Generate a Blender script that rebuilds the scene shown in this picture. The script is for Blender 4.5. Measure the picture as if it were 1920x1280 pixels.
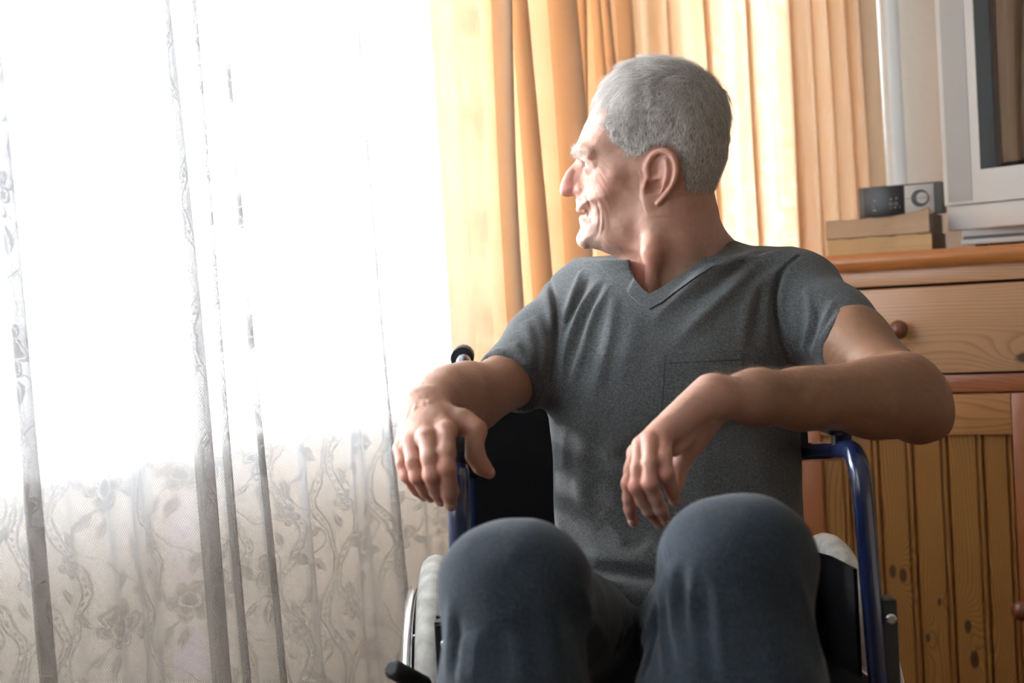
import bpy, bmesh, math, random
import numpy as np
from math import sin, cos, pi, radians, sqrt
from mathutils import Vector, Matrix
random.seed(7); RNG = np.random.default_rng(11)
for o in list(bpy.data.objects): bpy.data.objects.remove(o)
SC = bpy.context.scene; COL = SC.collection

# ------------------------------------------------------------------ camera, sky, sun, exposure
FPX = 2667.0; ROLL = radians(3.2); PITCH = radians(1.5); CAM_H = 0.91
fv = np.array([0, cos(PITCH), -sin(PITCH)]); _u0 = np.array([0, sin(PITCH), cos(PITCH)]); _r0 = np.array([1., 0, 0])
rv = cos(ROLL)*_r0 - sin(ROLL)*_u0; uv_ = sin(ROLL)*_r0 + cos(ROLL)*_u0
CAMP = np.array([0, 0, CAM_H])
cd = bpy.data.cameras.new('camera'); cam = bpy.data.objects.new('camera', cd); COL.objects.link(cam)
cd.sensor_width = 36; cd.lens = FPX/1920*36; cd.clip_start = 0.05; cd.clip_end = 200
cam.matrix_world = Matrix(((rv[0], uv_[0], -fv[0], 0), (rv[1], uv_[1], -fv[1], 0), (rv[2], uv_[2], -fv[2], CAM_H), (0, 0, 0, 1)))
cd.dof.use_dof = True; cd.dof.focus_distance = 1.78; cd.dof.aperture_fstop = 5.0
SC.camera = cam
W = bpy.data.worlds.new('sky'); SC.world = W; W.use_nodes = True
bg = W.node_tree.nodes['Background']; bg.inputs[0].default_value = (0.83, 0.92, 1.0, 1); bg.inputs[1].default_value = 24.0
sd = bpy.data.lights.new('sun', 'SUN'); sd.energy = 16.0; sd.angle = radians(6.0); sd.color = (1.0, 0.97, 0.94)
sun = bpy.data.objects.new('sun', sd); COL.objects.link(sun)
sun.rotation_euler = Vector((-0.86, 0.40, 0.30)).to_track_quat('Z', 'Y').to_euler()
SC.view_settings.view_transform = 'Standard'; SC.view_settings.look = 'None'
SC.view_settings.gamma = 1; SC.view_settings.use_curve_mapping = False; SC.view_settings.exposure = 0.19
cy = SC.cycles; cy.use_denoising = True; cy.max_bounces = 10; cy.diffuse_bounces = 6; cy.transmission_bounces = 8
cy.transparent_max_bounces = 12; cy.glossy_bounces = 4; cy.caustics_reflective = False; cy.caustics_refractive = False
cy.sample_clamp_indirect = 6

# ------------------------------------------------------------------ helpers
def cs(px, py, d):                      # a picture point and a depth in metres -> camera-space point (x right, y up, z depth)
    return np.array([(px-960)/FPX*d, -(py-640)/FPX*d, d])
C2W = np.stack([rv, uv_, fv], 1)
def to_world(v): return np.asarray(v) @ C2W.T + CAMP
def wp(px, py, d): return to_world(cs(px, py, d))
TH = radians(28); E1 = np.array([cos(TH), -sin(TH), 0]); E2 = np.array([-sin(TH), -cos(TH), 0]); CORNER = np.array([.18, 3.47, 0])
def room(a, b, z): return CORNER + E1*a + E2*b + np.array([0, 0, z])
ROOM_M = Matrix(((E1[0], -E2[0], 0, CORNER[0]), (E1[1], -E2[1], 0, CORNER[1]), (0, 0, 1, 0), (0, 0, 0, 1)))  # local x along back wall, y away from the viewer

def link(o, parent=None):
    COL.objects.link(o)
    if parent is not None: o.parent = parent
    return o
def tag(o, label=None, cat=None, group=None, kind=None):
    if label: o['label'] = label
    if cat: o['category'] = cat
    if group: o['group'] = group
    if kind: o['kind'] = kind
    return o
def empty(name, mat=None, label=None, cat=None, group=None):
    o = bpy.data.objects.new(name, None); o.empty_display_size = .05; COL.objects.link(o)
    if mat is not None: o.matrix_world = mat
    return tag(o, label, cat, group)
def mesh_obj(name, verts, faces, mat, parent=None, smooth=False):
    me = bpy.data.meshes.new(name); me.from_pydata([tuple(map(float, v)) for v in verts], [], faces); me.update()
    if smooth: me.polygons.foreach_set('use_smooth', [True]*len(me.polygons))
    if mat: me.materials.append(mat)
    return link(bpy.data.objects.new(name, me), parent)
def np_mesh(name, V, Q, mat, parent=None, smooth=True):
    me = bpy.data.meshes.new(name); n = len(Q); k = Q.shape[1]
    me.vertices.add(len(V)); me.vertices.foreach_set('co', np.ascontiguousarray(V, np.float32).ravel())
    me.loops.add(n*k); me.loops.foreach_set('vertex_index', np.ascontiguousarray(Q, np.int32).ravel())
    me.polygons.add(n); me.polygons.foreach_set('loop_start', np.arange(0, n*k, k, dtype=np.int32))
    try: me.polygons.foreach_set('loop_total', np.full(n, k, np.int32))
    except Exception: pass
    me.update(calc_edges=True); me.validate()
    me.polygons.foreach_set('use_smooth', np.full(len(me.polygons), smooth))
    if mat: me.materials.append(mat)
    return link(bpy.data.objects.new(name, me), parent)
def bm_obj(name, bm, mat, parent=None, smooth=False, sharp=None):
    me = bpy.data.meshes.new(name); bm.normal_update(); bm.to_mesh(me); bm.free()
    if smooth:
        me.polygons.foreach_set('use_smooth', [True]*len(me.polygons))
        me.set_sharp_from_angle(angle=radians(sharp or 40))
    if mat: me.materials.append(mat)
    return link(bpy.data.objects.new(name, me), parent)
def add_box(bm, x0, x1, y0, y1, z0, z1, bev=0.0, seg=2):
    b2 = bmesh.new(); bmesh.ops.create_cube(b2, size=1)
    for v in b2.verts: v.co = Vector(((x0+x1)/2+v.co.x*(x1-x0), (y0+y1)/2+v.co.y*(y1-y0), (z0+z1)/2+v.co.z*(z1-z0)))
    if bev: bmesh.ops.bevel(b2, geom=b2.edges[:], offset=bev, segments=seg, affect='EDGES', profile=.5)
    me = bpy.data.meshes.new('t'); b2.to_mesh(me); b2.free(); bm.from_mesh(me); bpy.data.meshes.remove(me)
def box(name, x0, x1, y0, y1, z0, z1, mat, parent=None, bev=0.0, seg=2):
    bm = bmesh.new(); add_box(bm, x0, x1, y0, y1, z0, z1, bev, seg); return bm_obj(name, bm, mat, parent, smooth=bev > 0, sharp=35)
def tube_geo(pts, r, n=12, caps=True):
    pts = [np.array(p, float) for p in pts]; m = len(pts); rr = r if hasattr(r, '__len__') else [r]*m
    T = []
    for i in range(m):
        t = pts[min(i+1, m-1)]-pts[max(i-1, 0)]; T.append(t/np.linalg.norm(t))
    ref = np.array([0, 0, 1.]) if abs(T[0][2]) < .9 else np.array([1., 0, 0])
    nrm = np.cross(T[0], ref); nrm /= np.linalg.norm(nrm); V = []; F = []
    for i in range(m):
        nrm = nrm-T[i]*(nrm@T[i]); nrm /= np.linalg.norm(nrm); b = np.cross(T[i], nrm)
        for k in range(n):
            a = 2*pi*k/n; V.append(pts[i]+(nrm*cos(a)+b*sin(a))*rr[i])
    for i in range(m-1):
        for k in range(n):
            F.append((i*n+k, i*n+(k+1) % n, (i+1)*n+(k+1) % n, (i+1)*n+k))
    if caps: F.append(tuple(range(n))[::-1]); F.append(tuple(range((m-1)*n, m*n)))
    return V, F
def tube(name, pts, r, mat, parent=None, n=12):
    V, F = tube_geo(pts, r, n); o = mesh_obj(name, V, F, mat, parent)
    o.data.polygons.foreach_set('use_smooth', [len(p.vertices) == 4 for p in o.data.polygons]); return o
def join_geo(parts):
    V = []; F = []
    for v, f in parts:
        k = len(V); V += list(v); F += [tuple(i+k for i in q) for q in f]
    return V, F
def arc_path(ctrl, rad=.04, seg=6):      # polyline with rounded corners
    c = [np.array(p, float) for p in ctrl]; out = [c[0]]
    for i in range(1, len(c)-1):
        a = c[i-1]-c[i]; b = c[i+1]-c[i]; la = np.linalg.norm(a); lb = np.linalg.norm(b); q = min(rad, la*.49, lb*.49)
        p0 = c[i]+a/la*q; p1 = c[i]+b/lb*q
        for k in range(seg+1):
            t = k/seg; out.append((1-t)**2*p0+2*t*(1-t)*c[i]+t*t*p1)
    out.append(c[-1]); return out
def lathe_geo(prof, n=24, M=None):       # prof: (r, z) list -> revolved about z
    V = []; F = []
    for r, z in prof:
        for k in range(n): V.append((r*cos(2*pi*k/n), r*sin(2*pi*k/n), z))
    for i in range(len(prof)-1):
        for k in range(n): F.append((i*n+k, i*n+(k+1) % n, (i+1)*n+(k+1) % n, (i+1)*n+k))
    F.append(tuple(range(n))[::-1]); F.append(tuple(range((len(prof)-1)*n, len(prof)*n)))
    if M is not None: V = [M @ Vector(v) for v in V]
    return V, F
def ring_geo(c, ax_u, ax_v, R, r, n=72, m=10, sq=1.0):
    c = np.array(c, float); ax_u = np.array(ax_u, float); ax_v = np.array(ax_v, float); w = np.cross(ax_u, ax_v); V = []; F = []
    for i in range(n):
        a = 2*pi*i/n; d = ax_u*cos(a)+ax_v*sin(a)
        for k in range(m):
            b = 2*pi*k/m; V.append(c+d*(R+r*cos(b))+w*(r*sq*sin(b)))
    for i in range(n):
        for k in range(m): F.append((i*m+k, ((i+1) % n)*m+k, ((i+1) % n)*m+(k+1) % m, i*m+(k+1) % m))
    return V, F

# ------------------------------------------------------------------ material helpers
class NT:
    def __init__(s, name):
        s.m = bpy.data.materials.new(name); s.m.use_nodes = True; s.t = s.m.node_tree; s.t.nodes.clear()
        s.out = s.t.nodes.new('ShaderNodeOutputMaterial')
    def n(s, typ, **kw):
        nd = s.t.nodes.new(typ)
        for k, v in kw.items(): setattr(nd, k, v)
        return nd
    def put(s, sock, v):
        if v is None: return
        if hasattr(v, 'is_output'): s.t.links.new(v, sock)
        elif isinstance(v, (tuple, list)) and sock.type == 'RGBA' and len(v) == 3: sock.default_value = (*v, 1)
        else: sock.default_value = v
    def M(s, op, a, b=None, c=None, clamp=False):
        nd = s.n('ShaderNodeMath', operation=op, use_clamp=clamp)
        for i, v in enumerate((a, b, c)): s.put(nd.inputs[i], v)
        return nd.outputs[0]
    def mix(s, f, a, b, mode='MIX'):
        nd = s.n('ShaderNodeMix', data_type='RGBA', blend_type=mode); s.put(nd.inputs[0], f); s.put(nd.inputs[6], a); s.put(nd.inputs[7], b); return nd.outputs[2]
    def noise(s, vec=None, scale=5, detail=3, rough=.5, dist=0):
        nd = s.n('ShaderNodeTexNoise'); s.put(nd.inputs['Vector'], vec)
        for k, v in (('Scale', scale), ('Detail', detail), ('Roughness', rough), ('Distortion', dist)): s.put(nd.inputs[k], v)
        return nd.outputs[0]
    def coord(s, what='Object'): return s.n('ShaderNodeTexCoord').outputs[what]
    def mapping(s, v, scale=(1, 1, 1), loc=(0, 0, 0), rot=(0, 0, 0)):
        nd = s.n('ShaderNodeMapping'); s.put(nd.inputs[0], v); nd.inputs[1].default_value = loc; nd.inputs[2].default_value = rot; nd.inputs[3].default_value = scale; return nd.outputs[0]
    def sep(s, v): nd = s.n('ShaderNodeSeparateXYZ'); s.put(nd.inputs[0], v); return nd.outputs
    def comb(s, x, y, z):
        nd = s.n('ShaderNodeCombineXYZ')
        for i, v in enumerate((x, y, z)): s.put(nd.inputs[i], v)
        return nd.outputs[0]
    def ramp(s, f, stops, interp='LINEAR'):
        nd = s.n('ShaderNodeValToRGB'); nd.color_ramp.interpolation = interp; e = nd.color_ramp.elements
        while len(e) < len(stops): e.new(.5)
        for q, (p, c) in zip(e, stops): q.position = p; q.color = (*c, 1) if len(c) == 3 else c
        s.put(nd.inputs[0], f); return nd.outputs[0]
    def rng(s, v, a, b, c, d, typ='LINEAR'):
        nd = s.n('ShaderNodeMapRange', interpolation_type=typ); s.put(nd.inputs[0], v)
        for i, q in enumerate((a, b, c, d)): nd.inputs[i+1].default_value = q
        return nd.outputs[0]
    def bump(s, h, strength=.3, dist=.001, normal=None):
        nd = s.n('ShaderNodeBump'); nd.inputs['Strength'].default_value = strength; nd.inputs['Distance'].default_value = dist
        s.put(nd.inputs['Height'], h); s.put(nd.inputs['Normal'], normal); return nd.outputs[0]
    def bsdf(s, color=(.5, .5, .5), rough=.5, metal=0, bump=None, **kw):
        nd = s.n('ShaderNodeBsdfPrincipled'); s.put(nd.inputs['Base Color'], color); s.put(nd.inputs['Roughness'], rough); s.put(nd.inputs['Metallic'], metal); s.put(nd.inputs['Normal'], bump)
        for k, v in kw.items(): s.put(nd.inputs[k.replace('_', ' ')], v)
        return nd.outputs[0]
    def done(s, sh): s.put(s.out.inputs[0], sh); return s.m
    def mixsh(s, f, a, b):
        nd = s.n('ShaderNodeMixShader'); s.put(nd.inputs[0], f); s.put(nd.inputs[1], a); s.put(nd.inputs[2], b); return nd.outputs[0]
def simple(name, color, rough=.5, metal=0, nscale=None, nstr=.15, ndist=.001, var=0.0, **kw):
    t = NT(name); c = color; b = None
    if nscale:
        nz = t.noise(t.coord(), nscale, 4)
        b = t.bump(nz, nstr, ndist)
        if var: c = t.mix(t.rng(nz, .3, .7, 0, 1), tuple(x*(1-var) for x in color), tuple(min(1, x*(1+var)) for x in color))
    return t.done(t.bsdf(c, rough, metal, b, **kw))
# ------------------------------------------------------------------ room shell
mat_wall = simple('wall_paint', (.92, .85, .77), .75, nscale=90, nstr=.08, ndist=.001, var=.02)
mat_far = simple('brown_wallpaper', (.46, .40, .33), .8, nscale=60, nstr=.1)
mat_ceil = simple('ceiling_paint', (.70, .67, .62), .85, nscale=60, nstr=.05)
mat_white = simple('white_gloss_paint', (.82, .82, .80), .35)
mat_floor = simple('brown_carpet', (.16, .10, .06), .95, nscale=500, nstr=.6, ndist=.004, var=.25)
tg = NT('window_glass'); fres = tg.n('ShaderNodeFresnel').outputs[0]
tg.done(tg.mixsh(fres, tg.n('ShaderNodeBsdfTransparent').outputs[0], tg.n('ShaderNodeBsdfGlossy').outputs[0])); mat_glass = tg.m
RA, RB, RH = 4.2, 4.9, 2.5
def rbox(bm, a0, a1, b0, b1, z0, z1): add_box(bm, a0, a1, -b1, -b0, z0, z1)
def struct(o): o.matrix_world = ROOM_M; o['kind'] = 'structure'; return o
W1 = (.50, 4.55, .80, 2.12); W2 = (.27, .782, .80, 2.12)
bm = bmesh.new()
rbox(bm, -.2, 0, -.2, W1[0], 0, RH); rbox(bm, -.2, 0, W1[1], RB, 0, RH); rbox(bm, -.2, 0, W1[0], W1[1], 0, W1[2]); rbox(bm, -.2, 0, W1[0], W1[1], W1[3], RH)
struct(bm_obj('wall_left', bm, mat_wall))
bm = bmesh.new()
rbox(bm, 0, W2[0], -.2, 0, 0, RH); rbox(bm, W2[1], RA, -.2, 0, 0, RH); rbox(bm, W2[0], W2[1], -.2, 0, 0, W2[2]); rbox(bm, W2[0], W2[1], -.2, 0, W2[3], RH)
struct(bm_obj('wall_back', bm, mat_wall))
bm = bmesh.new(); rbox(bm, RA, RA+.2, 0, RB, 0, RH); struct(bm_obj('wall_right', bm, mat_far))
bm = bmesh.new(); rbox(bm, -.2, RA+.2, RB, RB+.2, 0, RH); struct(bm_obj('wall_front', bm, mat_far))
bm = bmesh.new(); rbox(bm, -.2, RA+.2, -.2, RB+.2, -.1, 0); struct(bm_obj('floor', bm, mat_floor))
bm = bmesh.new(); rbox(bm, -.2, RA+.2, -.2, RB+.2, RH, RH+.1); struct(bm_obj('ceiling', bm, mat_ceil))
for nm, (a0, a1, b0, b1) in (('baseboard_back', (.55, RA, 0, .018)), ('baseboard_right', (RA-.018, RA, .02, RB)), ):
    bm = bmesh.new(); add_box(bm, a0, a1, -b1, -b0, 0, .11, .004); struct(bm_obj(nm, bm, mat_white))
# windows (they stand behind the curtains)
def window(name, w, axis, muls):
    s0, s1, z0, z1 = w; t = .05
    def bx(bm, s_0, s_1, q0, q1, zz0, zz1):   # s along the wall, q = outward depth
        if axis == 'b': add_box(bm, -q1, -q0, -s_1, -s_0, zz0, zz1)
        else: add_box(bm, s_0, s_1, q0, q1, zz0, zz1)
    bm = bmesh.new()
    bx(bm, s0, s1, .06, .12, z0, z0+t); bx(bm, s0, s1, .06, .12, z1-t, z1); bx(bm, s0, s0+t, .06, .12, z0+t, z1-t); bx(bm, s1-t, s1, .06, .12, z0+t, z1-t)
    xs = [s0+t]+[q for q in muls]+[s1-t]
    for q in muls: bx(bm, q-.022, q+.022, .065, .115, z0+t, z1-t)
    fr = struct(bm_obj(name, bm, mat_white))
    for i in range(len(xs)-1):
        bm = bmesh.new(); bx(bm, xs[i]+.02*(i > 0), xs[i+1]-.02*(i < len(xs)-2), .088, .092, z0+t, z1-t); bm_obj('window_pane', bm, mat_glass, fr)
    bm = bmesh.new(); bx(bm, s0, s1, -.025, .06, z0-.03, z0); bm_obj('window_sill', bm, mat_white, fr)
window('window_1', W1, 'b', [2.62, 3.6]); window('window_2', W2, 'a', [])

# ------------------------------------------------------------------ curtains
def lace_material():
    t = NT('white_floral_lace'); uv = t.n('ShaderNodeUVMap').outputs[0]; M = t.M
    wn = t.n('ShaderNodeTexNoise', noise_dimensions='2D'); t.put(wn.inputs['Vector'], uv); wn.inputs['Scale'].default_value = 22; wn.inputs['Detail'].default_value = 1
    wx, wy, wz = t.sep(wn.outputs[1])
    x, y, _ = t.sep(uv)
    x = M('ADD', x, M('MULTIPLY', M('SUBTRACT', wx, .5), .022)); y = M('ADD', y, M('MULTIPLY', M('SUBTRACT', wy, .5), .022))
    PX, PY = .15, .165
    def cell(ox, oy):
        fx = M('SUBTRACT', M('FRACT', M('ADD', M('DIVIDE', x, PX), ox)), .5); fy = M('SUBTRACT', M('FRACT', M('ADD', M('DIVIDE', y, PY), oy)), .5)
        return M('MULTIPLY', fx, PX), M('MULTIPLY', fy, PY)
    def step(v, th, soft=.0008): return t.rng(v, th-soft, th+soft, 1, 0)     # 1 where v < th
    def amax(*a):
        r = a[0]
        for q in a[1:]: r = M('MAXIMUM', r, q)
        return r
    def flower(ox, oy, R, n, ph):
        fx, fy = cell(ox, oy); r = M('SQRT', M('ADD', M('MULTIPLY', fx, fx), M('MULTIPLY', fy, fy))); th = M('ARCTAN2', fy, fx)
        pet = M('ABSOLUTE', M('COSINE', M('ADD', M('MULTIPLY', th, n/2), ph)))
        edge = M('MULTIPLY', M('ADD', M('MULTIPLY', pet, .38), .62), R)
        d = M('SUBTRACT', r, edge); full = step(d, 0); gap = step(M('ABSOLUTE', M('ADD', d, .0055)), .0014)
        vein = M('MULTIPLY', step(pet, .16, .05), step(M('MULTIPLY', r, -1), -R*.33)); core = step(r, R*.30); ring = step(M('ABSOLUTE', M('SUBTRACT', r, R*.36)), .0013)
        return M('SUBTRACT', full, M('MAXIMUM', M('MULTIPLY', M('MAXIMUM', gap, vein), .8), ring), clamp=True)
    def scroll(ox, amp, w, ph, dots=True):
        fx, fy = cell(ox, 0); c = M('MULTIPLY', M('SINE', M('ADD', M('MULTIPLY', y, 2*pi/PY), ph)), amp)
        d = M('ABSOLUTE', M('SUBTRACT', fx, c)); band = step(M('ABSOLUTE', M('SUBTRACT', d, w)), .0017)
        if not dots: return band
        dy = M('MULTIPLY', M('SUBTRACT', M('FRACT', M('MULTIPLY', y, 110)), .5), 1/110.)
        dot = step(M('SQRT', M('ADD', M('MULTIPLY', d, d), M('MULTIPLY', dy, dy))), .0022)
        return M('MAXIMUM', band, dot)
    def leaves(ox, oy, cx, cy, L, Wd, ang):
        fx, fy = cell(ox, oy); px = M('SUBTRACT', fx, cx); py = M('SUBTRACT', fy, cy); ca, sa = cos(ang), sin(ang)
        a = M('ADD', M('MULTIPLY', px, ca), M('MULTIPLY', py, sa)); b = M('SUBTRACT', M('MULTIPLY', py, ca), M('MULTIPLY', px, sa))
        q = M('ADD', M('POWER', M('ABSOLUTE', M('DIVIDE', a, L)), 1.4), M('ABSOLUTE', M('DIVIDE', b, Wd))); rib = step(M('ABSOLUTE', b), .0009)
        return M('SUBTRACT', step(q, 1, .06), M('MULTIPLY', rib, .7), clamp=True)
    m = amax(flower(.5, .1, .030, 6, .3), flower(.12, .62, .017, 5, 1.0), scroll(.12, .020, .006, 0.4), scroll(.88, .018, .006, 2.2), scroll(.5, .052, .0, 1.2, False),
             leaves(.5, .1, .040, .012, .016, .007, .6), leaves(.5, .1, -.038, -.014, .016, .007, .5), leaves(.5, .1, .012, -.046, .018, .007, 1.9), leaves(.5, .1, -.014, .050, .018, .007, 2.0),
             leaves(.5, .1, -.036, .036, .014, .006, -.7), leaves(.5, .1, .034, -.038, .014, .006, -.8), leaves(.12, .62, .0, .033, .014, .006, 1.4), leaves(.12, .62, .01, -.034, .014, .006, 1.0))
    hx = M('ABSOLUTE', M('SINE', M('MULTIPLY', M('ADD', t.sep(uv)[0], M('MULTIPLY', t.sep(uv)[1], .577)), pi/.0030))); hy = M('ABSOLUTE', M('SINE', M('MULTIPLY', M('SUBTRACT', t.sep(uv)[0], M('MULTIPLY', t.sep(uv)[1], .577)), pi/.0030)))
    net = M('MINIMUM', hx, hy); hole = t.rng(net, .25, .5, 0, 1)
    geo = t.n('ShaderNodeNewGeometry'); dp = t.n('ShaderNodeVectorMath', operation='DOT_PRODUCT'); t.put(dp.inputs[0], geo.outputs['Incoming']); t.put(dp.inputs[1], geo.outputs['Normal'])
    slant = M('POWER', M('ABSOLUTE', dp.outputs['Value']), 1.0)          # an open weave closes up when seen edge-on
    tr = M('MULTIPLY', M('MULTIPLY', hole, .60), M('SUBTRACT', 1, M('MULTIPLY', m, .78)))
    tr = M('MULTIPLY', M('ADD', tr, .02), slant)
    bp = t.bump(M('ADD', m, M('MULTIPLY', net, -.3)), .35, .001)
    dif = t.n('ShaderNodeBsdfDiffuse'); dif.inputs[0].default_value = (.94, .935, .92, 1); t.put(dif.inputs['Normal'], bp)
    tl = t.n('ShaderNodeBsdfTranslucent'); t.put(tl.inputs[0], t.mix(m, (.74, .76, .79), (.62, .64, .67)))
    sh = t.mixsh(t.rng(m, 0, 1, .42, .36), dif.outputs[0], tl.outputs[0])
    return t.done(t.mixsh(tr, sh, t.n('ShaderNodeBsdfTransparent').outputs[0]))
def linen_material():
    t = NT('peach_linen'); uv = t.n('ShaderNodeUVMap').outputs[0]
    warp = t.noise(t.mapping(uv, (900, 25, 1)), 1, 3); weft = t.noise(t.mapping(uv, (18, 1100, 1)), 1, 2)
    th = t.M('ADD', t.M('MULTIPLY', warp, .6), t.M('MULTIPLY', weft, .4))
    c = t.mix(t.rng(th, .35, .65, 0, 1), (.91, .72, .52), (.96, .82, .66)); bp = t.bump(th, .25, .0008)
    dif = t.n('ShaderNodeBsdfDiffuse'); t.put(dif.inputs[0], c); t.put(dif.inputs['Normal'], bp)
    tl = t.n('ShaderNodeBsdfTranslucent'); t.put(tl.inputs[0], t.mix(t.rng(th, .35, .65, 0, 1), (.74, .51, .31), (.80, .61, .42)))
    sh = t.mixsh(.24, dif.outputs[0], tl.outputs[0]); hole = t.rng(t.M('MULTIPLY', warp, weft), .30, .40, 0, .10)
    return t.done(t.mixsh(hole, sh, t.n('ShaderNodeBsdfTransparent').outputs[0]))
def curtain(name, s0, s1, z0, z1, base, folds, wallaxis, mat, ns, nz, fine=(.004, 60), drift=.05, swell=.0):
    s = np.linspace(s0, s1, ns); z = np.linspace(z0, z1, nz); S, Z = np.meshgrid(s, z)
    off = np.full_like(S, base); shift = (1.2-Z)*drift
    dS = 0*S
    for fd in folds:
        (c, w, a, sk), K = fd[:4], (fd[4] if len(fd) > 4 else 0)
        if K: q = (S-c)/w; dS = dS-K*w*q*np.exp(-q*q)                      # the cloth doubles back into a round pleat
        q = (S-c)/w+ .12*np.sin(Z*2.1+c*9); g = np.exp(-np.abs(np.where(q > 0, q/(1+sk), q/(1-sk)))**2.2); off += a*g*(1+.18*np.sin(Z*3.3+c*20))
    off += fine[0]*np.sin(S*fine[1]+1.3*np.sin(Z*1.7))+fine[0]*.6*np.sin(S*fine[1]*2.3+2*np.sin(Z*1.1+1)) + swell*(1.1-Z)
    off = np.maximum(off, .03)
    S = S+dS
    Sx = S - shift if wallaxis == 'b' else S + shift*.5
    if wallaxis == 'b': V = np.stack([off, -Sx, Z], -1)
    else: V = np.stack([Sx, -off, Z], -1)
    idx = np.arange(ns*nz).reshape(nz, ns); Q = np.stack([idx[:-1, :-1], idx[:-1, 1:], idx[1:, 1:], idx[1:, :-1]], -1).reshape(-1, 4)
    o = np_mesh(name, V.reshape(-1, 3), Q, mat); o.matrix_world = ROOM_M
    arc = np.concatenate([[0], np.cumsum(np.hypot(np.diff((S)[nz//2]), np.diff(off[nz//2])))]); U = np.broadcast_to(arc, Z.shape).reshape(-1); Vv = Z.reshape(-1)
    uvl = o.data.uv_layers.new(name='UVMap'); li = np.zeros(len(o.data.loops), np.int32); o.data.loops.foreach_get('vertex_index', li)
    uvl.data.foreach_set('uv', np.stack([U[li], Vv[li]], 1).astype(np.float32).ravel()); return o
lace_folds = [(4.4, .07, .05, .2), (4.1, .04, .05, 0, 3), (3.85, .08, .05, .3), (3.6, .05, .04, .2), (3.3, .04, .06, 0, 3), (3.05, .05, .05, .3), (2.8, .04, .06, 0, 3), (2.55, .05, .045, .2), (2.3, .035, .06, 0, 3), (2.19, .05, .03, .2), (2.070, .034, .05, 0, 2.1), (1.945, .045, .03, -.2),
              (1.795, .029, .05, 0, 2.1), (1.728, .020, .04, 0, 1.7), (1.655, .022, .035, 0, 1.7), (1.57, .03, .02, 0), (1.45, .045, .025, -.2), (1.345, .018, .04, 0, 1.3), (1.26, .03, .02, 0), (1.17, .02, .03, 0, 1.2), (1.07, .04, .035, 0), (.96, .03, .03, 0), (.84, .04, .03, 0), (.70, .03, .03, 0)]
tag(curtain('lace_curtain', .56, 4.65, .02, 2.24, .25, lace_folds, 'b', lace_material(), 1200, 30, (.005, 60)), 'white floral lace curtain hanging across the bright window on the left', 'curtain')
linen = linen_material()
lf = [(c, w, a*1.35, k, 2.3 if a > .04 else 0) for c, w, a, k in [(1.125, .018, .02, 0), (1.065, .030, .028, 0), (1.015, .016, .065, -.2), (.955, .020, .035, 0), (.905, .018, .045, -.2), (.825, .024, .075, -.35), (.77, .014, .04, 0), (.715, .020, .06, -.3), (.655, .018, .04, 0), (.60, .018, .06, -.2), (.54, .02, .045, 0), (.47, .022, .05, 0)]]
tag(curtain('orange_curtain', .41, 1.15, .02, 2.26, .29, lf, 'b', linen, 420, 26, (.003, 90), .012), 'peach linen curtain gathered in folds beside the lace, behind the face', 'curtain', 'peach linen curtains')
rf = [(c, w, a*1.3, k, 1.7 if a > .044 else 0) for c, w, a, k in [(.19, .016, .045, .2), (.245, .022, .04, .2), (.31, .015, .05, .3), (.36, .018, .03, 0), (.405, .02, .05, .2), (.455, .012, .03, .2), (.50, .016, .055, .3), (.545, .018, .02, 0), (.59, .012, .055, .3), (.632, .014, .045, .2), (.672, .012, .05, .2), (.712, .016, .05, .2), (.745, .010, .05, .1)]]
tag(curtain('orange_curtain', .13, .765, .02, 2.26, .085, rf, 'a', linen, 420, 26, (.003, 95), .012), 'peach linen curtain hanging behind the head and left of the television', 'curtain', 'peach linen curtains')
tv_ = NT('white_voile'); d_ = tv_.n('ShaderNodeBsdfDiffuse'); d_.inputs[0].default_value = (.88, .88, .87, 1); l_ = tv_.n('ShaderNodeBsdfTranslucent'); l_.inputs[0].default_value = (.36, .36, .35, 1)
voile = tv_.done(tv_.mixsh(.12, tv_.mixsh(.4, d_.outputs[0], l_.outputs[0]), tv_.n('ShaderNodeBsdfTransparent').outputs[0]))
tag(curtain('sheer_curtain', .55, .80, .02, 2.2, .034, [(.70, .03, .02, 0), (.775, .02, .022, .2)], 'a', voile, 160, 16, (.002, 120), .006), 'strip of plain white sheer curtain between the peach curtain and the television', 'curtain')
for nm_, nm, a0, a1 in (('lace', 'curtain_rail', (.26, -.50, 2.25), (.26, -4.7, 2.25)), ('left', 'curtain_rail', (.30, -.40, 2.285), (.30, -1.25, 2.285)), ('back', 'curtain_rail', (.10, -.11, 2.275), (.80, -.11, 2.275))):
    o = tube(nm, [a0, a1], .009, mat_white); o.matrix_world = ROOM_M
    tag(o, {'lace': 'long white curtain rail carrying the lace curtain', 'left': 'short white rail above the gathered peach curtain at the corner', 'back': 'short white rail above the peach curtain of the back wall'}[nm_], 'curtain rail', 'curtain rails')

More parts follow.
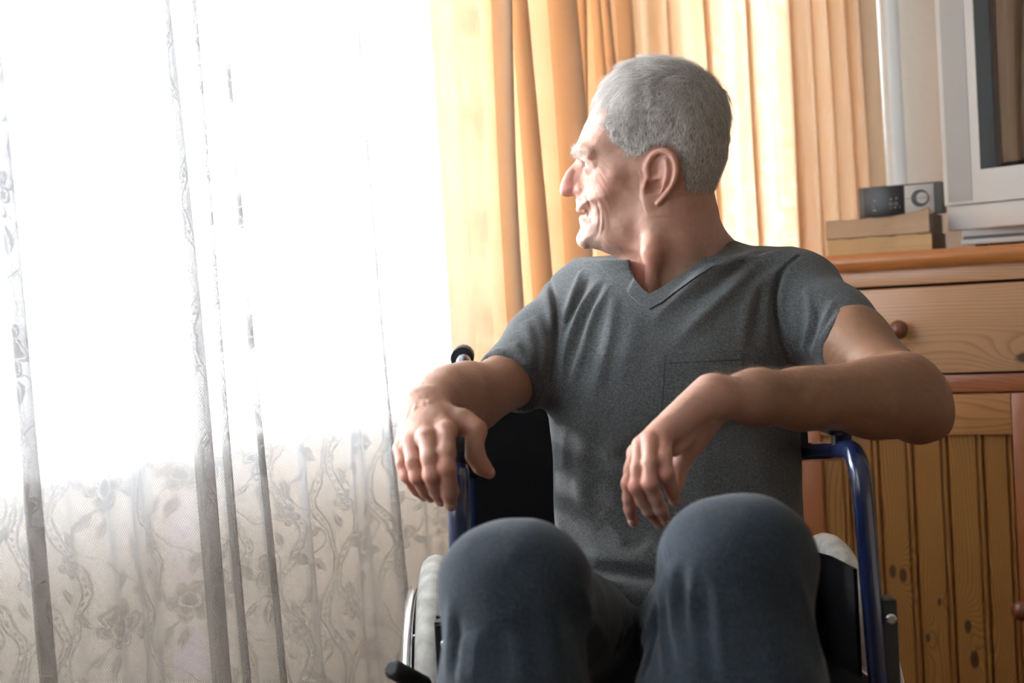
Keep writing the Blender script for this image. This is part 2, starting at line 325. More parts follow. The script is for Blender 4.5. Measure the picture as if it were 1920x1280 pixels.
# ------------------------------------------------------------------ pine dresser
def wood(name, light, dark, axis, knots=(), rings=170., rough=.34, contrast=1.0, wob=1.0, rand=True):
    t = NT(name); M = t.M; co = t.coord('Object'); x, y, z = t.sep(co)
    rnd = t.n('ShaderNodeObjectInfo').outputs['Random'] if rand else 0.0
    along, across = (z, x) if axis == 'z' else (x, z)
    al = M('ADD', along, M('MULTIPLY', rnd, 7.3)); 
    n1 = t.noise(t.comb(M('MULTIPLY', across, 7), M('ADD', M('MULTIPLY', y, 9), M('MULTIPLY', rnd, 31)), M('MULTIPLY', al, 1.1)), 1.0, 2)
    n2 = t.noise(t.comb(M('MULTIPLY', across, 60), M('MULTIPLY', y, 60), M('MULTIPLY', al, 5)), 1.0, 3)
    r = M('ADD', M('ADD', across, M('MULTIPLY', M('SUBTRACT', n1, .5), .16*wob)), M('MULTIPLY', M('SUBTRACT', n2, .5), .004))
    kd = None
    for (kx, kz, s) in knots:
        dx = M('SUBTRACT', x, kx); dz = M('SUBTRACT', z, kz); da, dc = (dz, dx) if axis == 'z' else (dx, dz)
        q = M('SQRT', M('ADD', M('POWER', M('DIVIDE', dc, s), 2), M('POWER', M('DIVIDE', da, s*2.1), 2)))
        g = M('EXPONENT', M('MULTIPLY', M('MULTIPLY', q, q), -.22)); r = M('ADD', r, M('MULTIPLY', g, s*2.4))
        c = t.rng(q, .42, .78, 1, 0, 'SMOOTHSTEP'); kd = c if kd is None else M('MAXIMUM', kd, c)
    ph = M('MULTIPLY', r, rings); fr = M('FRACT', ph); late = t.ramp(fr, [(0, (0, 0, 0)), (.55, (.12, .12, .12)), (.86, (1, 1, 1)), (.93, (.9, .9, .9)), (1, (0, 0, 0))])
    fib = t.noise(t.comb(M('MULTIPLY', across, 900), M('MULTIPLY', y, 900), M('MULTIPLY', al, 26)), 1.0, 3)
    f = M('MULTIPLY', M('ADD', M('MULTIPLY', late, .72), M('MULTIPLY', fib, .30)), contrast, clamp=True)
    col = t.mix(f, light, dark)
    big = t.noise(t.comb(M('MULTIPLY', across, 12), M('MULTIPLY', rnd, 17), M('MULTIPLY', al, 2)), 1.0, 2); col = t.mix(t.rng(big, .3, .7, 0, .35), col, tuple(c*.72 for c in light))
    if rand: col = t.mix(M('MULTIPLY', rnd, .35), col, tuple(c*.75 for c in light))
    if kd is not None: col = t.mix(M('MULTIPLY', kd, .88), col, (.045, .02, .01))
    return t.done(t.bsdf(col, rough, 0, t.bump(M('ADD', late, fib), .12, .0006), Coat_Weight=.5, Coat_Roughness=.30))
AM = (.44, .215, .06); AMD = (.10, .030, .007)
kn = [(.853, .365, .011), (.893, .250, .007), (.966, .275, .010), (.975, .215, .013), (.917, .318, .006), (.834, .372, .010), (.745, .20, .010), (1.035, .16, .010), (1.26, .34, .012), (1.38, .22, .012)]
w_board = wood('pine_boards', AM, AMD, 'z', [(kx-.652, kz, s) for kx, kz, s in kn], 190, wob=.7)
w_stile = wood('reddish_pine_stile', (.40, .145, .05), (.22, .065, .02), 'z', (), 240)
w_front = wood('pine_drawer_front', (.76, .48, .28), (.42, .19, .08), 'x', [(1.093-.652, .765, .016), (.885-.652, .785, .003), (1.45-.652, .81, .012)], 120, rough=.30, contrast=.75, wob=.8)
w_rail = wood('pine_rail', (.58, .30, .12), (.30, .11, .035), 'x', (), 160)
w_dark = wood('reddish_pine_rail', (.42, .15, .06), (.20, .055, .022), 'x', (), 150)
w_top = wood('pine_top', (.58, .24, .075), (.38, .13, .035), 'x', (), 150, rough=.22, contrast=.6)
w_knob = wood('dark_turned_wood', (.20, .065, .028), (.11, .03, .012), 'z', (), 90, rough=.25)
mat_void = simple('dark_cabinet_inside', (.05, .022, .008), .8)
DM = ROOM_M @ Matrix.Translation((.652, -.50, 0))
dresser = empty('pine_dresser', DM, 'varnished orange pine dresser with drawers above plank doors, standing behind the wheelchair', 'dresser')
DW = .932
def dpart(name, x0, x1, y0, y1, z0, z1, mat, parent=None, bev=.0015): return box(name, x0, x1, y0, y1, z0, z1, mat, parent or dresser, bev)
# carcass with its slab, mouldings and inside
bm = bmesh.new(); add_box(bm, 0, .018, .012, .33, .0, .934); add_box(bm, DW-.018, DW, .012, .33, 0, .934); add_box(bm, 0, DW, .32, .33, 0, .934); add_box(bm, 0, DW, .03, .32, .04, .06); bm_obj('side_panel', bm, w_stile, dresser)
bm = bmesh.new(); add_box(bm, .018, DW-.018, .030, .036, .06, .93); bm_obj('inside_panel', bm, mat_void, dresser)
prof = [(.03, .934), (-.006, .934), (-.0135, .9375), (-.0185, .943), (-.021, .950), (-.0205, .956), (-.0185, .9605), (-.0145, .9615), (-.0125, .9635), (-.011, .9665), (-.007, .967), (.34, .967), (.34, .934)]
V = []; F = []; n = len(prof)
for xx in (-.022, DW+.022):
    for (yy, zz) in prof: V.append((xx, yy, zz))
for i in range(n): F.append((i, i+n, (i+1) % n+n, (i+1) % n))
F.append(tuple(range(n))); F.append(tuple(range(n, 2*n))[::-1])
o = mesh_obj('top', V, F, w_top, dresser); o.data.polygons.foreach_set('use_smooth', [True]*len(o.data.polygons)); o.data.set_sharp_from_angle(angle=radians(50))
dpart('frieze_rail', .0, DW, .004, .03, .905, .934, w_front)
dpart('middle_rail', .0, DW, .003, .03, .705, .737, w_dark)
dpart('base_rail', .0, DW, .003, .03, .0, .075, w_dark)
for x0 in (-.001, .455, DW-.021): dpart('post', x0, x0+.022, .006, .03, .075, .906, w_stile)
kprof = [(.0075, 0), (.0085, .004), (.007, .009), (.0065, .013), (.009, .017), (.0145, .020), (.0178, .025), (.0175, .031), (.0145, .036), (.009, .0395), (.004, .041), (.001, .0413)]
def knob(parent, x, z): 
    V, F = lathe_geo(kprof, 28, Matrix.Translation((x, .0, z)) @ Matrix.Rotation(pi/2, 4, 'X')); o = mesh_obj('knob', V, F, w_knob, parent); o.data.polygons.foreach_set('use_smooth', [True]*len(o.data.polygons)); return o
for k, x0 in enumerate((.012, .475)):
    d = dpart('drawer', x0, x0+.445, -.002, .024, .741, .8995, w_front, None, .003); knob(d, x0+.211, .824)
    dr = empty('door'); dr.parent = dresser
    dpart('door_stile', x0, x0+.048, 0, .024, .080, .7025, w_stile, dr, .002); dpart('door_stile', x0+.397, x0+.445, 0, .024, .080, .7025, w_stile, dr, .002)
    dpart('door_rail', x0+.0485, x0+.3965, .001, .024, .628, .702, w_rail, dr, .002); dpart('door_rail', x0+.0485, x0+.3965, .001, .024, .081, .15, w_rail, dr, .002)
    ed = [.0535, .1095, .166, .229, .292, .355, .4085] if k == 0 else [.0485+.058*i for i in range(7)]
    for i in range(6):
        xa, xb = x0-.012+ed[i]+.0015 if k == 0 else x0+ed[i], (x0-.012+ed[i+1] if k == 0 else x0+ed[i+1])-.0015
        bm = bmesh.new(); zz0, zz1 = .15, .6285                      # board with chamfered edges and a bead beside the joint
        pr = [(xa, .020), (xa, .014), (xa+.003, .011), (xb-.0125, .011), (xb-.0108, .0165), (xb-.0085, .0165), (xb-.0070, .0120), (xb-.003, .0115), (xb, .0150), (xb, .020)]
        vb = [bm.verts.new((p, q, zz0)) for p, q in pr]; vt = [bm.verts.new((p, q, zz1)) for p, q in pr]
        for j in range(len(pr)): bm.faces.new((vb[j], vb[(j+1) % len(pr)], vt[(j+1) % len(pr)], vt[j]))
        bm.faces.new(vb[::-1]); bm.faces.new(vt); bm_obj('board', bm, w_board, dr)
    knob(dr, x0+.402, .318)

# ------------------------------------------------------------------ books, player, television
def paper(name, c1, c2):
    t = NT(name); x, y, z = t.sep(t.coord()); l = t.noise(t.comb(t.M('MULTIPLY', x, 4), t.M('MULTIPLY', y, 4), t.M('MULTIPLY', z, 1500)), 1, 3); b = t.noise(t.coord(), 14, 3)
    c = t.mix(t.rng(l, .35, .65, 0, 1), c1, c2); c = t.mix(t.rng(b, .35, .75, 0, .5), c, tuple(q*.72 for q in c1)); return t.done(t.bsdf(c, .85, 0, t.bump(l, .4, .0005)))
def book(name, a0, a1, b0, depth, z0, z1, curl, m_paper, m_cover, label, rot=0, cat='book'):
    c = ROOM_M @ Matrix.Translation((a0, -b0, z0)) @ Matrix.Rotation(rot, 4, 'Z'); L = a1-a0; H = z1-z0
    root = empty(name, c, label, cat, 'worn paperbacks under the player')
    nx = 24; V = []; F = []
    def top(x, y): return H-.0012+curl*max(0, (x/L-.55)/.45)**2.2*max(0, 1-y/.055)+.0007*sin(x*95)+.0005*sin(x*233+1)
    def slab(name, ys, lo_z, hi_z, mat):                              # closed sheet between two height functions
        V = []; F = []; m = len(ys); k = nx*m
        for fn in (lo_z, hi_z):
            for y in ys:
                for i in range(nx): V.append((L*i/(nx-1), y+(.00015*sin(i*2.1) if y == ys[0] else 0), fn(L*i/(nx-1), max(y, 0))))
        for q in range(m-1):
            for i in range(nx-1):
                a = q*nx+i; F += [(a, a+nx, a+nx+1, a+1), (a+k, a+k+1, a+k+nx+1, a+k+nx)]
        for i in range(nx-1): a = (m-1)*nx+i; F += [(i, i+1, i+1+k, i+k), (a, a+k, a+1+k, a+1)]
        for q in range(m-1): a = q*nx; c2 = a+nx-1; F += [(a, a+k, a+nx+k, a+nx), (c2, c2+nx, c2+nx+k, c2+k)]
        return mesh_obj(name, V, F, mat, root)
    slab('page_block', [.0008, .025, .052, depth-.001], lambda x, y: .0012, top, m_paper)
    slab('cover', [0, depth], lambda x, y: 0, lambda x, y: .0011, m_cover)
    slab('cover', [-.0004, .025, .052, depth], lambda x, y: top(x, y)+.0001, lambda x, y: top(x, y)+.001, m_cover)
    bm = bmesh.new(); add_box(bm, L, L+.0012, -.0002, depth, 0, H, .0004); bm_obj('dark_end_board', bm, m_cover if curl == 0 else cov3, root)  # board over the right end, its dark colour standing in for shade there
    return root
pap1 = paper('yellowed_paper', (.66, .50, .27), (.80, .65, .38)); pap2 = paper('tan_paper', (.60, .47, .32), (.72, .60, .44))
cov3 = simple('worn_brown_shaded_end', (.13, .10, .08), .6, nscale=60, nstr=.4, var=.3); cov1 = simple('brown_card_cover', (.055, .032, .015), .5); cov2 = simple('tan_card_cover', (.48, .36, .23), .6)  # cov3: worn brown cover with the shade of the end face painted in
book('paperback_book', .731, .9265, .45, .125, .967, .9995, 0, pap1, cov1, 'yellowed paperback lying flat on the dresser, under the tan one')
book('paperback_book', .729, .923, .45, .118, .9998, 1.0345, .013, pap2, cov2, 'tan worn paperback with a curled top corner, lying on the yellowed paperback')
m_blk = simple('black_plastic', (.012, .013, .017), .28, nscale=40, nstr=.03); m_gry = simple('grey_plastic', (.13, .14, .15), .4); m_slv = simple('silver_plastic', (.62, .66, .68), .32, nscale=200, nstr=.02)
m_chr = simple('chrome', (.75, .77, .80), .16, 1.0); m_mark = simple('light_grey_print', (.45, .48, .50), .5)
PM = ROOM_M @ Matrix.Translation((.779, -.387, 1.0368))
pl = empty('music_player', PM, 'small black and silver music player with a round dial, lying on the tan paperback', 'player')
box('body', 0, .158, 0, .04, 0, .060, m_gry, pl, .002)
box('black_face', .010, .088, -.0015, .004, .002, .058, m_blk, pl, .0008); box('silver_face', .088, .143, -.0015, .004, .002, .057, m_slv, pl, .0008)
def disc(name, x, z, r, y0, y1, mat, parent, n=32):
    V, F = lathe_geo([(r, 0), (r, y0-y1)], n, Matrix.Translation((x, y0, z)) @ Matrix.Rotation(pi/2, 4, 'X')); return mesh_obj(name, V, F, mat, parent)
disc('dial_well', .117, .031, .0165, -.0013, -.0022, m_blk, pl); dk = disc('dial', .1225, .031, .0105, -.002, -.009, m_slv, pl)
box('dial_pointer', .092, .138, -.0105, -.0088, .0305, .0315, m_gry, pl)
for x, z in ((.030, .022), (.062, .024), (.072, .0245)): disc('button', x, z, .0038, -.0013, -.0035, m_gry, pl, 20)
bm = bmesh.new()
for x, z, w, h in ((.027, .013, .007, .003), (.0295, .031, .002, .003), (.0615, .032, .002, .003), (.0715, .033, .0025, .003), (.0605, .015, .0015, .003), (.068, .016, .003, .0025), (.0775, .016, .0012, .003)): add_box(bm, x, x+w, -.0018, -.0012, z, z+h)
bm_obj('printed_marks', bm, m_mark, pl)['kind'] = 'stuff'
# television turned towards the wheelchair, on a flat silver player
t = NT('silver_tv_plastic'); mat_tv = t.done(t.bsdf((.83, .92, .98), .4, 0, t.bump(t.noise(t.coord(), 900, 2), .05, .0004)))
mat_scr = simple('dark_glass_screen', (.010, .012, .016), .035, 0, Specular_IOR_Level=.9); mat_bez = simple('dark_recess', (.16, .18, .20), .35); mat_blkb = simple('black_screen_rim', (.006, .006, .008), .3)
VM = ROOM_M @ Matrix.Translation((.972, -.40, .967))
vc = empty('video_player', VM, 'flat silver video player lying under the television', 'video player')
box('body', 0, .40, .004, .22, .006, .0345, m_slv, vc, .002); box('front_lip', -.002, .402, -.004, .006, .006, .0155, mat_tv, vc, .0015); box('front_groove', .002, .398, .002, .005, .0165, .022, m_gry, vc)
for x, y in ((.03, .03), (.37, .03), (.03, .19), (.37, .19)):
    V, F = lathe_geo([(.012, 0), (.012, .0065)], 16, Matrix.Translation((x, y, 0))); mesh_obj('foot', V, F, m_blk, vc)
ty = radians(-47); p0 = wp(1777, 431, 2.68)
TM = Matrix.Translation((p0[0], p0[1], 1.0016)) @ Matrix.Rotation(ty, 4, 'Z')
tv = empty('television', TM, 'silver box television with a speaker grille left of its dark curved screen', 'television')
TW, THh = .47, .49
box('lower_panel', 0, TW, 0, .03, 0, .0455, mat_tv, tv, .003)
bm = bmesh.new(); z0, z1 = .047, THh
add_box(bm, -.002, .0745, -.004, .03, z0, z1, .0008); add_box(bm, TW-.0745, TW+.002, -.004, .03, z0, z1, .002); add_box(bm, .074, TW-.074, -.004, .03, z0, .108, .0005); add_box(bm, .074, TW-.074, -.004, .03, z1-.055, z1, .0005)
bm_obj('front_frame', bm, mat_tv, tv)
back = [(0, .03, .0), (TW, .03, 0), (TW, .03, THh), (0, .03, THh), (.10, .30, .03), (TW-.10, .30, .03), (TW-.10, .30, .34), (.10, .30, .34)]
mesh_obj('back_housing', back, [(0, 1, 5, 4), (1, 2, 6, 5), (2, 3, 7, 6), (3, 0, 4, 7), (4, 5, 6, 7), (3, 2, 1, 0)], mat_tv, tv)
# sloping recess round the tube and the bulging screen
def rect(x0, x1, zz0, zz1, y): return [(x0, y, zz0), (x1, y, zz0), (x1, y, zz1), (x0, y, zz1)]
a_, b_ = rect(.074, TW-.074, .108, z1-.055, -.0035), rect(.092, .378, .1115, z1-.066, .020)
mesh_obj('screen_recess', a_+b_, [(0, 1, 5, 4), (1, 2, 6, 5), (2, 3, 7, 6), (3, 0, 4, 7)], mat_bez, tv)
c_ = rect(.110, TW-.110, .118, z1-.075, .017)
mesh_obj('screen_rim', b_+c_, [(0, 1, 5, 4), (1, 2, 6, 5), (2, 3, 7, 6), (3, 0, 4, 7)], mat_blkb, tv)
V = []; F = []; N = 20
for i in range(N+1):
    for j in range(N+1):
        u = i/N*2-1; v = j/N*2-1; sx = .110+(TW-.22)*i/N; sz = .118+(z1-.075-.118)*j/N
        V.append((sx-.0, .016-.007*(1-.6*u*u-.4*v*v), sz))
for i in range(N):
    for j in range(N): F.append((i*(N+1)+j, (i+1)*(N+1)+j, (i+1)*(N+1)+j+1, i*(N+1)+j+1))
mesh_obj('screen', V, F, mat_scr, tv, smooth=True)
t = NT('perforated_grille'); x, y, z = t.sep(t.coord()); hx = t.M('ABSOLUTE', t.M('SINE', t.M('MULTIPLY', x, pi/.0026))); hz = t.M('ABSOLUTE', t.M('SINE', t.M('MULTIPLY', z, pi/.0026)))
h = t.rng(t.M('MULTIPLY', hx, hz), .5, .75, 1, 0); mat_gr = t.done(t.bsdf(t.mix(h, (.18, .21, .24), (.68, .76, .82)), .45, 0, t.bump(h, .5, .001)))
for x0 in (.007, TW-.056): box('speaker_grille', x0, x0+.049, -.0052, -.003, .053, THh-.02, mat_gr, tv)
# ------------------------------------------------------------------ wheelchair (world coordinates: +y away from the viewer)
m_blue = simple('dark_blue_enamel', (.010, .018, .060), .18, Coat_Weight=.6, Coat_Roughness=.08); m_vinyl = simple('black_nylon', (.006, .006, .007), .8, nscale=700, nstr=.2, ndist=.0006, Specular_IOR_Level=.15)
m_pad = simple('black_padded_vinyl', (.010, .010, .012), .4, nscale=300, nstr=.2); m_rubber = simple('black_rubber', (.015, .015, .016), .6)
m_tyre = simple('grey_white_tyre', (.62, .62, .58), .6, nscale=45, nstr=.25, ndist=.002, var=.28); m_steel = simple('steel', (.55, .56, .58), .25, 1.0)
CX = .152; HW = .207
chair = empty('wheelchair', Matrix.Translation((CX, 1.75, 0)), 'dark blue wheelchair with black back and pale tyres, the man sitting in it', 'wheelchair')
def cw(p): return (p[0], p[1]-1.75, p[2])         # chair-local: x from the centre line
def ct(name, pts, r, mat=m_blue, parent=None, rad=.05, n=14): return tube(name, arc_path([cw(p) for p in pts], rad, 7), r, mat, parent or chair, n)
for s in (-1, 1):
    fx = s*HW-.008
    fr = ct('armrest_frame', [(fx, 1.96, .683), (fx, 1.462, .741), (fx+s*.012, 1.462, .40), (fx+s*.012, 1.462, .30)], .0112, rad=.05)
    ct('back_post', [(s*.222, 1.99, .22), (s*.222, 2.03, .79), (s*.224, 2.055, .832), (s*.226, 2.16, .837)], .0115, rad=.045)
    tube('handle_grip', [cw((s*.2262, 2.075, .8345)), cw((s*.2263, 2.080, .835)), cw((s*.2264, 2.155, .837)), cw((s*.2265, 2.17, .837))], [.0165, .0175, .0165, .0145], m_rubber, chair, 16)
    ct('seat_rail', [(s*.212, 2.0, .455), (s*.212, 1.44, .485), (s*.19, 1.34, .36), (s*.17, 1.20, .165)], .0112, rad=.06)
    ct('lower_rail', [(s*.214, 2.0, .235), (s*.214, 1.47, .235)], .0112)
    ct('front_post', [(s*.2135, 1.47, .33), (s*.2135, 1.47, .20)], .013)
    bm = bmesh.new(); add_box(bm, fx-.023, fx+.023, 1.505-1.75, 1.85-1.75, .751, .773, .008, 3); pad = bm_obj('armrest_pad', bm, m_pad, chair, True)
    bm = bmesh.new(); add_box(bm, fx-.009, fx+.009, 1.53-1.75, 1.55-1.75, .727, .753); add_box(bm, fx-.009, fx+.009, 1.76-1.75, 1.78-1.75, .70, .753); bm_obj('pad_bracket', bm, m_rubber, chair)['kind'] = 'stuff'
    # skirt guard hung between the posts, its upper edge falling to the front
    x = fx-s*.006; pts = [(1.480, .614), (1.60, .606), (1.80, .582), (1.95, .565), (1.95, .45), (1.80, .46), (1.480, .50)]
    V = [cw((x-.002, y, z)) for y, z in pts]+[cw((x+.002, y, z)) for y, z in pts]; k = len(pts)
    mesh_obj('skirt_guard', V, [tuple(range(k)), tuple(range(2*k-1, k-1, -1))]+[(i, i+k, (i+1) % k+k, (i+1) % k) for i in range(k)], m_vinyl, chair)
    br = box('frame_bracket', fx+s*.012, fx+s*.030, 1.455-1.75, 1.485-1.75, .40, .585, m_rubber, chair, .003)
    for z in (.565, .42):
        V, F = lathe_geo([(.006, 0), (.006, .002), (.004, .004)], 14, Matrix.Translation((fx+s*.022, 1.455-1.75, z)) @ Matrix.Rotation(pi/2, 4, 'X')); mesh_obj('bolt', V, F, m_steel, br)
    # big wheel: tyre, rim, hub, spokes, handrim
    wx = s*.272+(-.003 if s < 0 else -.005); ax = 1.93; az = .284; c = cw((wx, ax, az))
    wh = empty('rear_wheel'); wh.parent = chair
    def ring(name, R, r, mat, dx=0, par=None, sq=1.0, m=12):
        V, F = ring_geo((c[0]+dx, c[1], c[2]), (0, 1, 0), (0, 0, 1), R, r, 96, m, sq); o = mesh_obj(name, V, F, mat, par or wh, True); return o
    ring('tyre', .270, .0175, m_tyre, sq=1.08); ring('rim', .250, .010, m_chr, sq=1.2); ring('handrim', .238, .0085, m_chr, s*.031)
    V, F = lathe_geo([(.02, -.03), (.026, -.025), (.022, -.01), (.022, .01), (.026, .025), (.02, .03)], 20, Matrix.Translation(c) @ Matrix.Rotation(pi/2, 4, 'Y')); mesh_obj('hub', V, F, m_chr, wh, True)
    for i in range(28):
        a = 2*pi*i/28; sg = 1 if i % 2 else -1; b = a+.35*(1 if (i//2) % 2 else -1)
        tube('spoke', [(c[0]+sg*.022, c[1]+.024*cos(b), c[2]+.024*sin(b)), (c[0], c[1]+.246*cos(a), c[2]+.246*sin(a))], .0011, m_steel, wh, 5)
    for i in range(6):
        a = 2*pi*i/6; tube('handrim_clip', [(c[0]+s*.004, c[1]+.249*cos(a), c[2]+.249*sin(a)), (c[0]+s*.031, c[1]+.238*cos(a), c[2]+.238*sin(a))], .003, m_steel, wh, 6)
    # caster with fork
    cwh = empty('caster_wheel'); cwh.parent = chair; cc = (s*.2135, 1.50-1.75, .09)
    V, F = ring_geo(cc, (0, 1, 0), (0, 0, 1), .072, .018, 40, 10, .8); mesh_obj('tyre', V, F, m_rubber, cwh, True)
    V, F = lathe_geo([(.056, -.010), (.056, .010)], 24, Matrix.Translation(cc) @ Matrix.Rotation(pi/2, 4, 'Y')); mesh_obj('disc', V, F, m_gry, cwh)
    bm = bmesh.new(); add_box(bm, cc[0]-.024, cc[0]-.020, cc[1]-.012, cc[1]+.012, .08, .205); add_box(bm, cc[0]+.020, cc[0]+.024, cc[1]-.012, cc[1]+.012, .08, .205); add_box(bm, cc[0]-.024, cc[0]+.024, cc[1]-.014, cc[1]+.014, .185, .205); bm_obj('fork', bm, m_blue, cwh)
    # brake lever
    bz = 0 if s < 0 else -.13                                         # the right-hand lever is pushed down
    bl = tube('brake_lever', arc_path([cw((s*.232, 1.56, .44)), cw((s*.236, 1.50, .485+bz*.6)), cw((s*.263, 1.44, .528+bz))], .02, 5), .005, m_steel, chair, 8)
    tube('lever_knob', [cw((s*.261, 1.444, .525+bz)), cw((s*.2620, 1.442, .527+bz)), cw((s*.287, 1.395, .557+bz)), cw((s*.2885, 1.392, .559+bz))], [.006, .010, .010, .006], m_rubber, bl, 12)
    # footrest
    fp = box('footplate', *(sorted((s*.02, s*.165))), 1.08-1.75, 1.235-1.75, .150, .160, m_pad, chair, .004)
# black sling back and seat
def sling(name, rows, mat, th=.004):
    V = []; m = len(rows[0])
    for r in rows: V += [cw(p) for p in r]
    k = len(V); n = len(rows); nrm = np.cross(np.array(rows[0][-1])-np.array(rows[0][0]), np.array(rows[-1][0])-np.array(rows[0][0])); nrm = nrm/np.linalg.norm(nrm)*th
    V = V+[tuple(np.array(v)+nrm) for v in V]; F = []
    for i in range(n-1):
        for j in range(m-1):
            a = i*m+j; F.append((a, a+1, a+m+1, a+m)); F.append((a+k, a+m+k, a+m+1+k, a+1+k))
    for j in range(m-1): F.append((j, j+k, j+1+k, j+1)); q = (n-1)*m+j; F.append((q, q+1, q+1+k, q+k))
    for i in range(n-1): q = i*m; F.append((q, q+m, q+m+k, q+k)); q = i*m+m-1; F.append((q, q+k, q+m+k, q+m))
    o = mesh_obj(name, V, F, mat, chair, True); o.data.set_sharp_from_angle(angle=radians(40)); return o
sling('backrest', [[(x, 2.00+.022*t+.030*(1-(x/.215)**2)+(.0015 if j % 3 == 0 else 0), .42+.385*t) for j, x in enumerate(np.linspace(-.215, .215, 19))] for t in np.linspace(0, 1, 8)], m_vinyl)
sling('seat', [[(x, 1.46+.52*t, .490-.028*t-.022*(1-(x/.208)**2)) for x in np.linspace(-.208, .208, 13)] for t in np.linspace(0, 1, 6)], m_vinyl)
ct('cross_brace', [(-.205, 1.70, .455), (.205, 1.70, .245)], .010); ct('cross_brace', [(.205, 1.725, .455), (-.205, 1.725, .245)], .010)
# ------------------------------------------------------------------ signed-distance sculpting (camera-space metres, meshed as one surface)
def smin(a, b, k):
    h = np.maximum(k-np.abs(a-b), 0)/k; return np.minimum(a, b)-h*h*k*.25
def capsule(P, a, b, ra, rb):
    ba = b-a; h = np.clip(((P-a) @ ba)/(ba @ ba), 0, 1); return np.linalg.norm(P-a-h[:, None]*ba, axis=1)-(ra+(rb-ra)*h)
class Grp:                                # a smooth union of tapered capsules; each pt = (px, py, d, r_px)
    def __init__(s, prims=(), k=.01): s.p = []; s.k = k; [s.add(*q) for q in prims]
    def add(s, A, B, k=None):
        a = cs(*A[:3]); b = cs(*B[:3])+1e-6; s.p.append((a, b, A[3]*A[2]/FPX, B[3]*B[2]/FPX, k or s.k)); return s
    def chain(s, pts, k=None):
        for A, B in zip(pts[:-1], pts[1:]): s.add(A, B, k)
        return s
    def box(s):
        lo = np.min([np.minimum(a, b)-max(x, y) for a, b, x, y, k in s.p], 0); hi = np.max([np.maximum(a, b)+max(x, y) for a, b, x, y, k in s.p], 0); return lo, hi
    def f(s, P):
        d = None
        for a, b, x, y, k in s.p:
            q = capsule(P, a, b, x, y); d = q if d is None else smin(d, q, k)
        return d
class Fn:
    def __init__(s, f, lo, hi): s._f = f; s.lo = np.array(lo); s.hi = np.array(hi)
    def box(s): return s.lo, s.hi
    def f(s, P): return s._f(P)
def culled(gs, k=.012, pad=.03):           # union of groups, each evaluated only near itself
    gs = [g if isinstance(g, tuple) else (g, k) for g in gs]; bx = [g.box() for g, _ in gs]
    def f(P):
        d = np.full(len(P), .2)
        for (g, kk), (lo, hi) in zip(gs, bx):
            m = np.all((P > lo-pad) & (P < hi+pad), axis=1)
            if m.any(): d[m] = smin(d[m], g.f(P[m]), kk)
        return d
    return f, np.min([b[0] for b in bx], 0)-.01, np.max([b[1] for b in bx], 0)+.01
def polygonize(f, lo, hi, h, B=8):
    lo = np.array(lo); nb = np.ceil((np.array(hi)-lo)/(h*B)).astype(int)+1
    g = np.stack(np.meshgrid(*[np.arange(n) for n in nb], indexing='ij'), -1).reshape(-1, 3); keep = []
    for i in range(0, len(g), 200000):
        q = g[i:i+200000]; c = lo+(q+.5)*h*B; keep.append(q[np.abs(f(c)) < h*B*1.15])
    g = np.concatenate(keep); L = np.stack(np.meshgrid(*[np.arange(B+1)]*3, indexing='ij'), -1).reshape(-1, 3); n1 = B+1
    corners = np.array([(x, y, z) for x in (0, 1) for y in (0, 1) for z in (0, 1)])
    ed = [(a, b) for a in range(8) for b in range(a+1, 8) if np.abs(corners[a]-corners[b]).sum() == 1]
    keys = []; verts = []; edges = []
    MUL = np.array([1 << 40, 1 << 20, 1], np.int64)
    for i in range(0, len(g), 500):
        q = g[i:i+500]; pts = lo+(q[:, None]*B+L[None])*h; D = f(pts.reshape(-1, 3)).reshape(len(q), n1, n1, n1)
        cub = np.stack([D[:, x:x+B, y:y+B, z:z+B] for x, y, z in corners], -1); s = cub < 0; act = s.any(-1) & ~s.all(-1)
        w = np.argwhere(act)
        if len(w):
            v = cub[act]; acc = np.zeros((len(v), 3)); cnt = np.zeros(len(v))
            for a, b in ed:
                va, vb = v[:, a], v[:, b]; m = (va < 0) != (vb < 0); t = np.where(m, va/np.where(m, va-vb, 1), 0)
                acc += np.where(m[:, None], corners[a]+t[:, None]*(corners[b]-corners[a]), 0); cnt += m
            gc = q[w[:, 0]]*B+w[:, 1:]; keys.append(((gc+1)*MUL).sum(1)); verts.append(lo+(gc+acc/cnt[:, None])*h)
        S = D < 0
        for ax in range(3):
            A = S[:, :B, :B, :B]; off = [0, 0, 0]; off[ax] = 1; Bv = S[:, off[0]:off[0]+B, off[1]:off[1]+B, off[2]:off[2]+B]
            w = np.argwhere(A != Bv)
            if len(w): edges.append((ax, q[w[:, 0]]*B+w[:, 1:], A[A != Bv]))
    keys = np.concatenate(keys); verts = np.concatenate(verts); o = np.argsort(keys); keys = keys[o]; verts = verts[o]; Q = []
    for ax, gc, ins in edges:
        u = np.zeros(3, int); v = np.zeros(3, int); u[(ax+1) % 3] = 1; v[(ax+2) % 3] = 1
        c4 = np.stack([gc-u-v, gc-v, gc, gc-u], 1); kk = ((c4+1)*MUL).sum(-1); ix = np.searchsorted(keys, kk); ix = np.clip(ix, 0, len(keys)-1); ok = (keys[ix] == kk).all(1)
        ix = ix[ok]; fl = ins[ok]; ix[~fl] = ix[~fl][:, ::-1]; Q.append(ix)
    return verts, np.concatenate(Q)
def vnormals(V, Q):
    n = np.cross(V[Q[:, 2]]-V[Q[:, 0]], V[Q[:, 3]]-V[Q[:, 1]]); N = np.zeros_like(V)
    for k in range(4): 
        for c in range(3): N[:, c] += np.bincount(Q[:, k], n[:, c], len(V))
    return N/(np.linalg.norm(N, axis=1, keepdims=True)+1e-12)
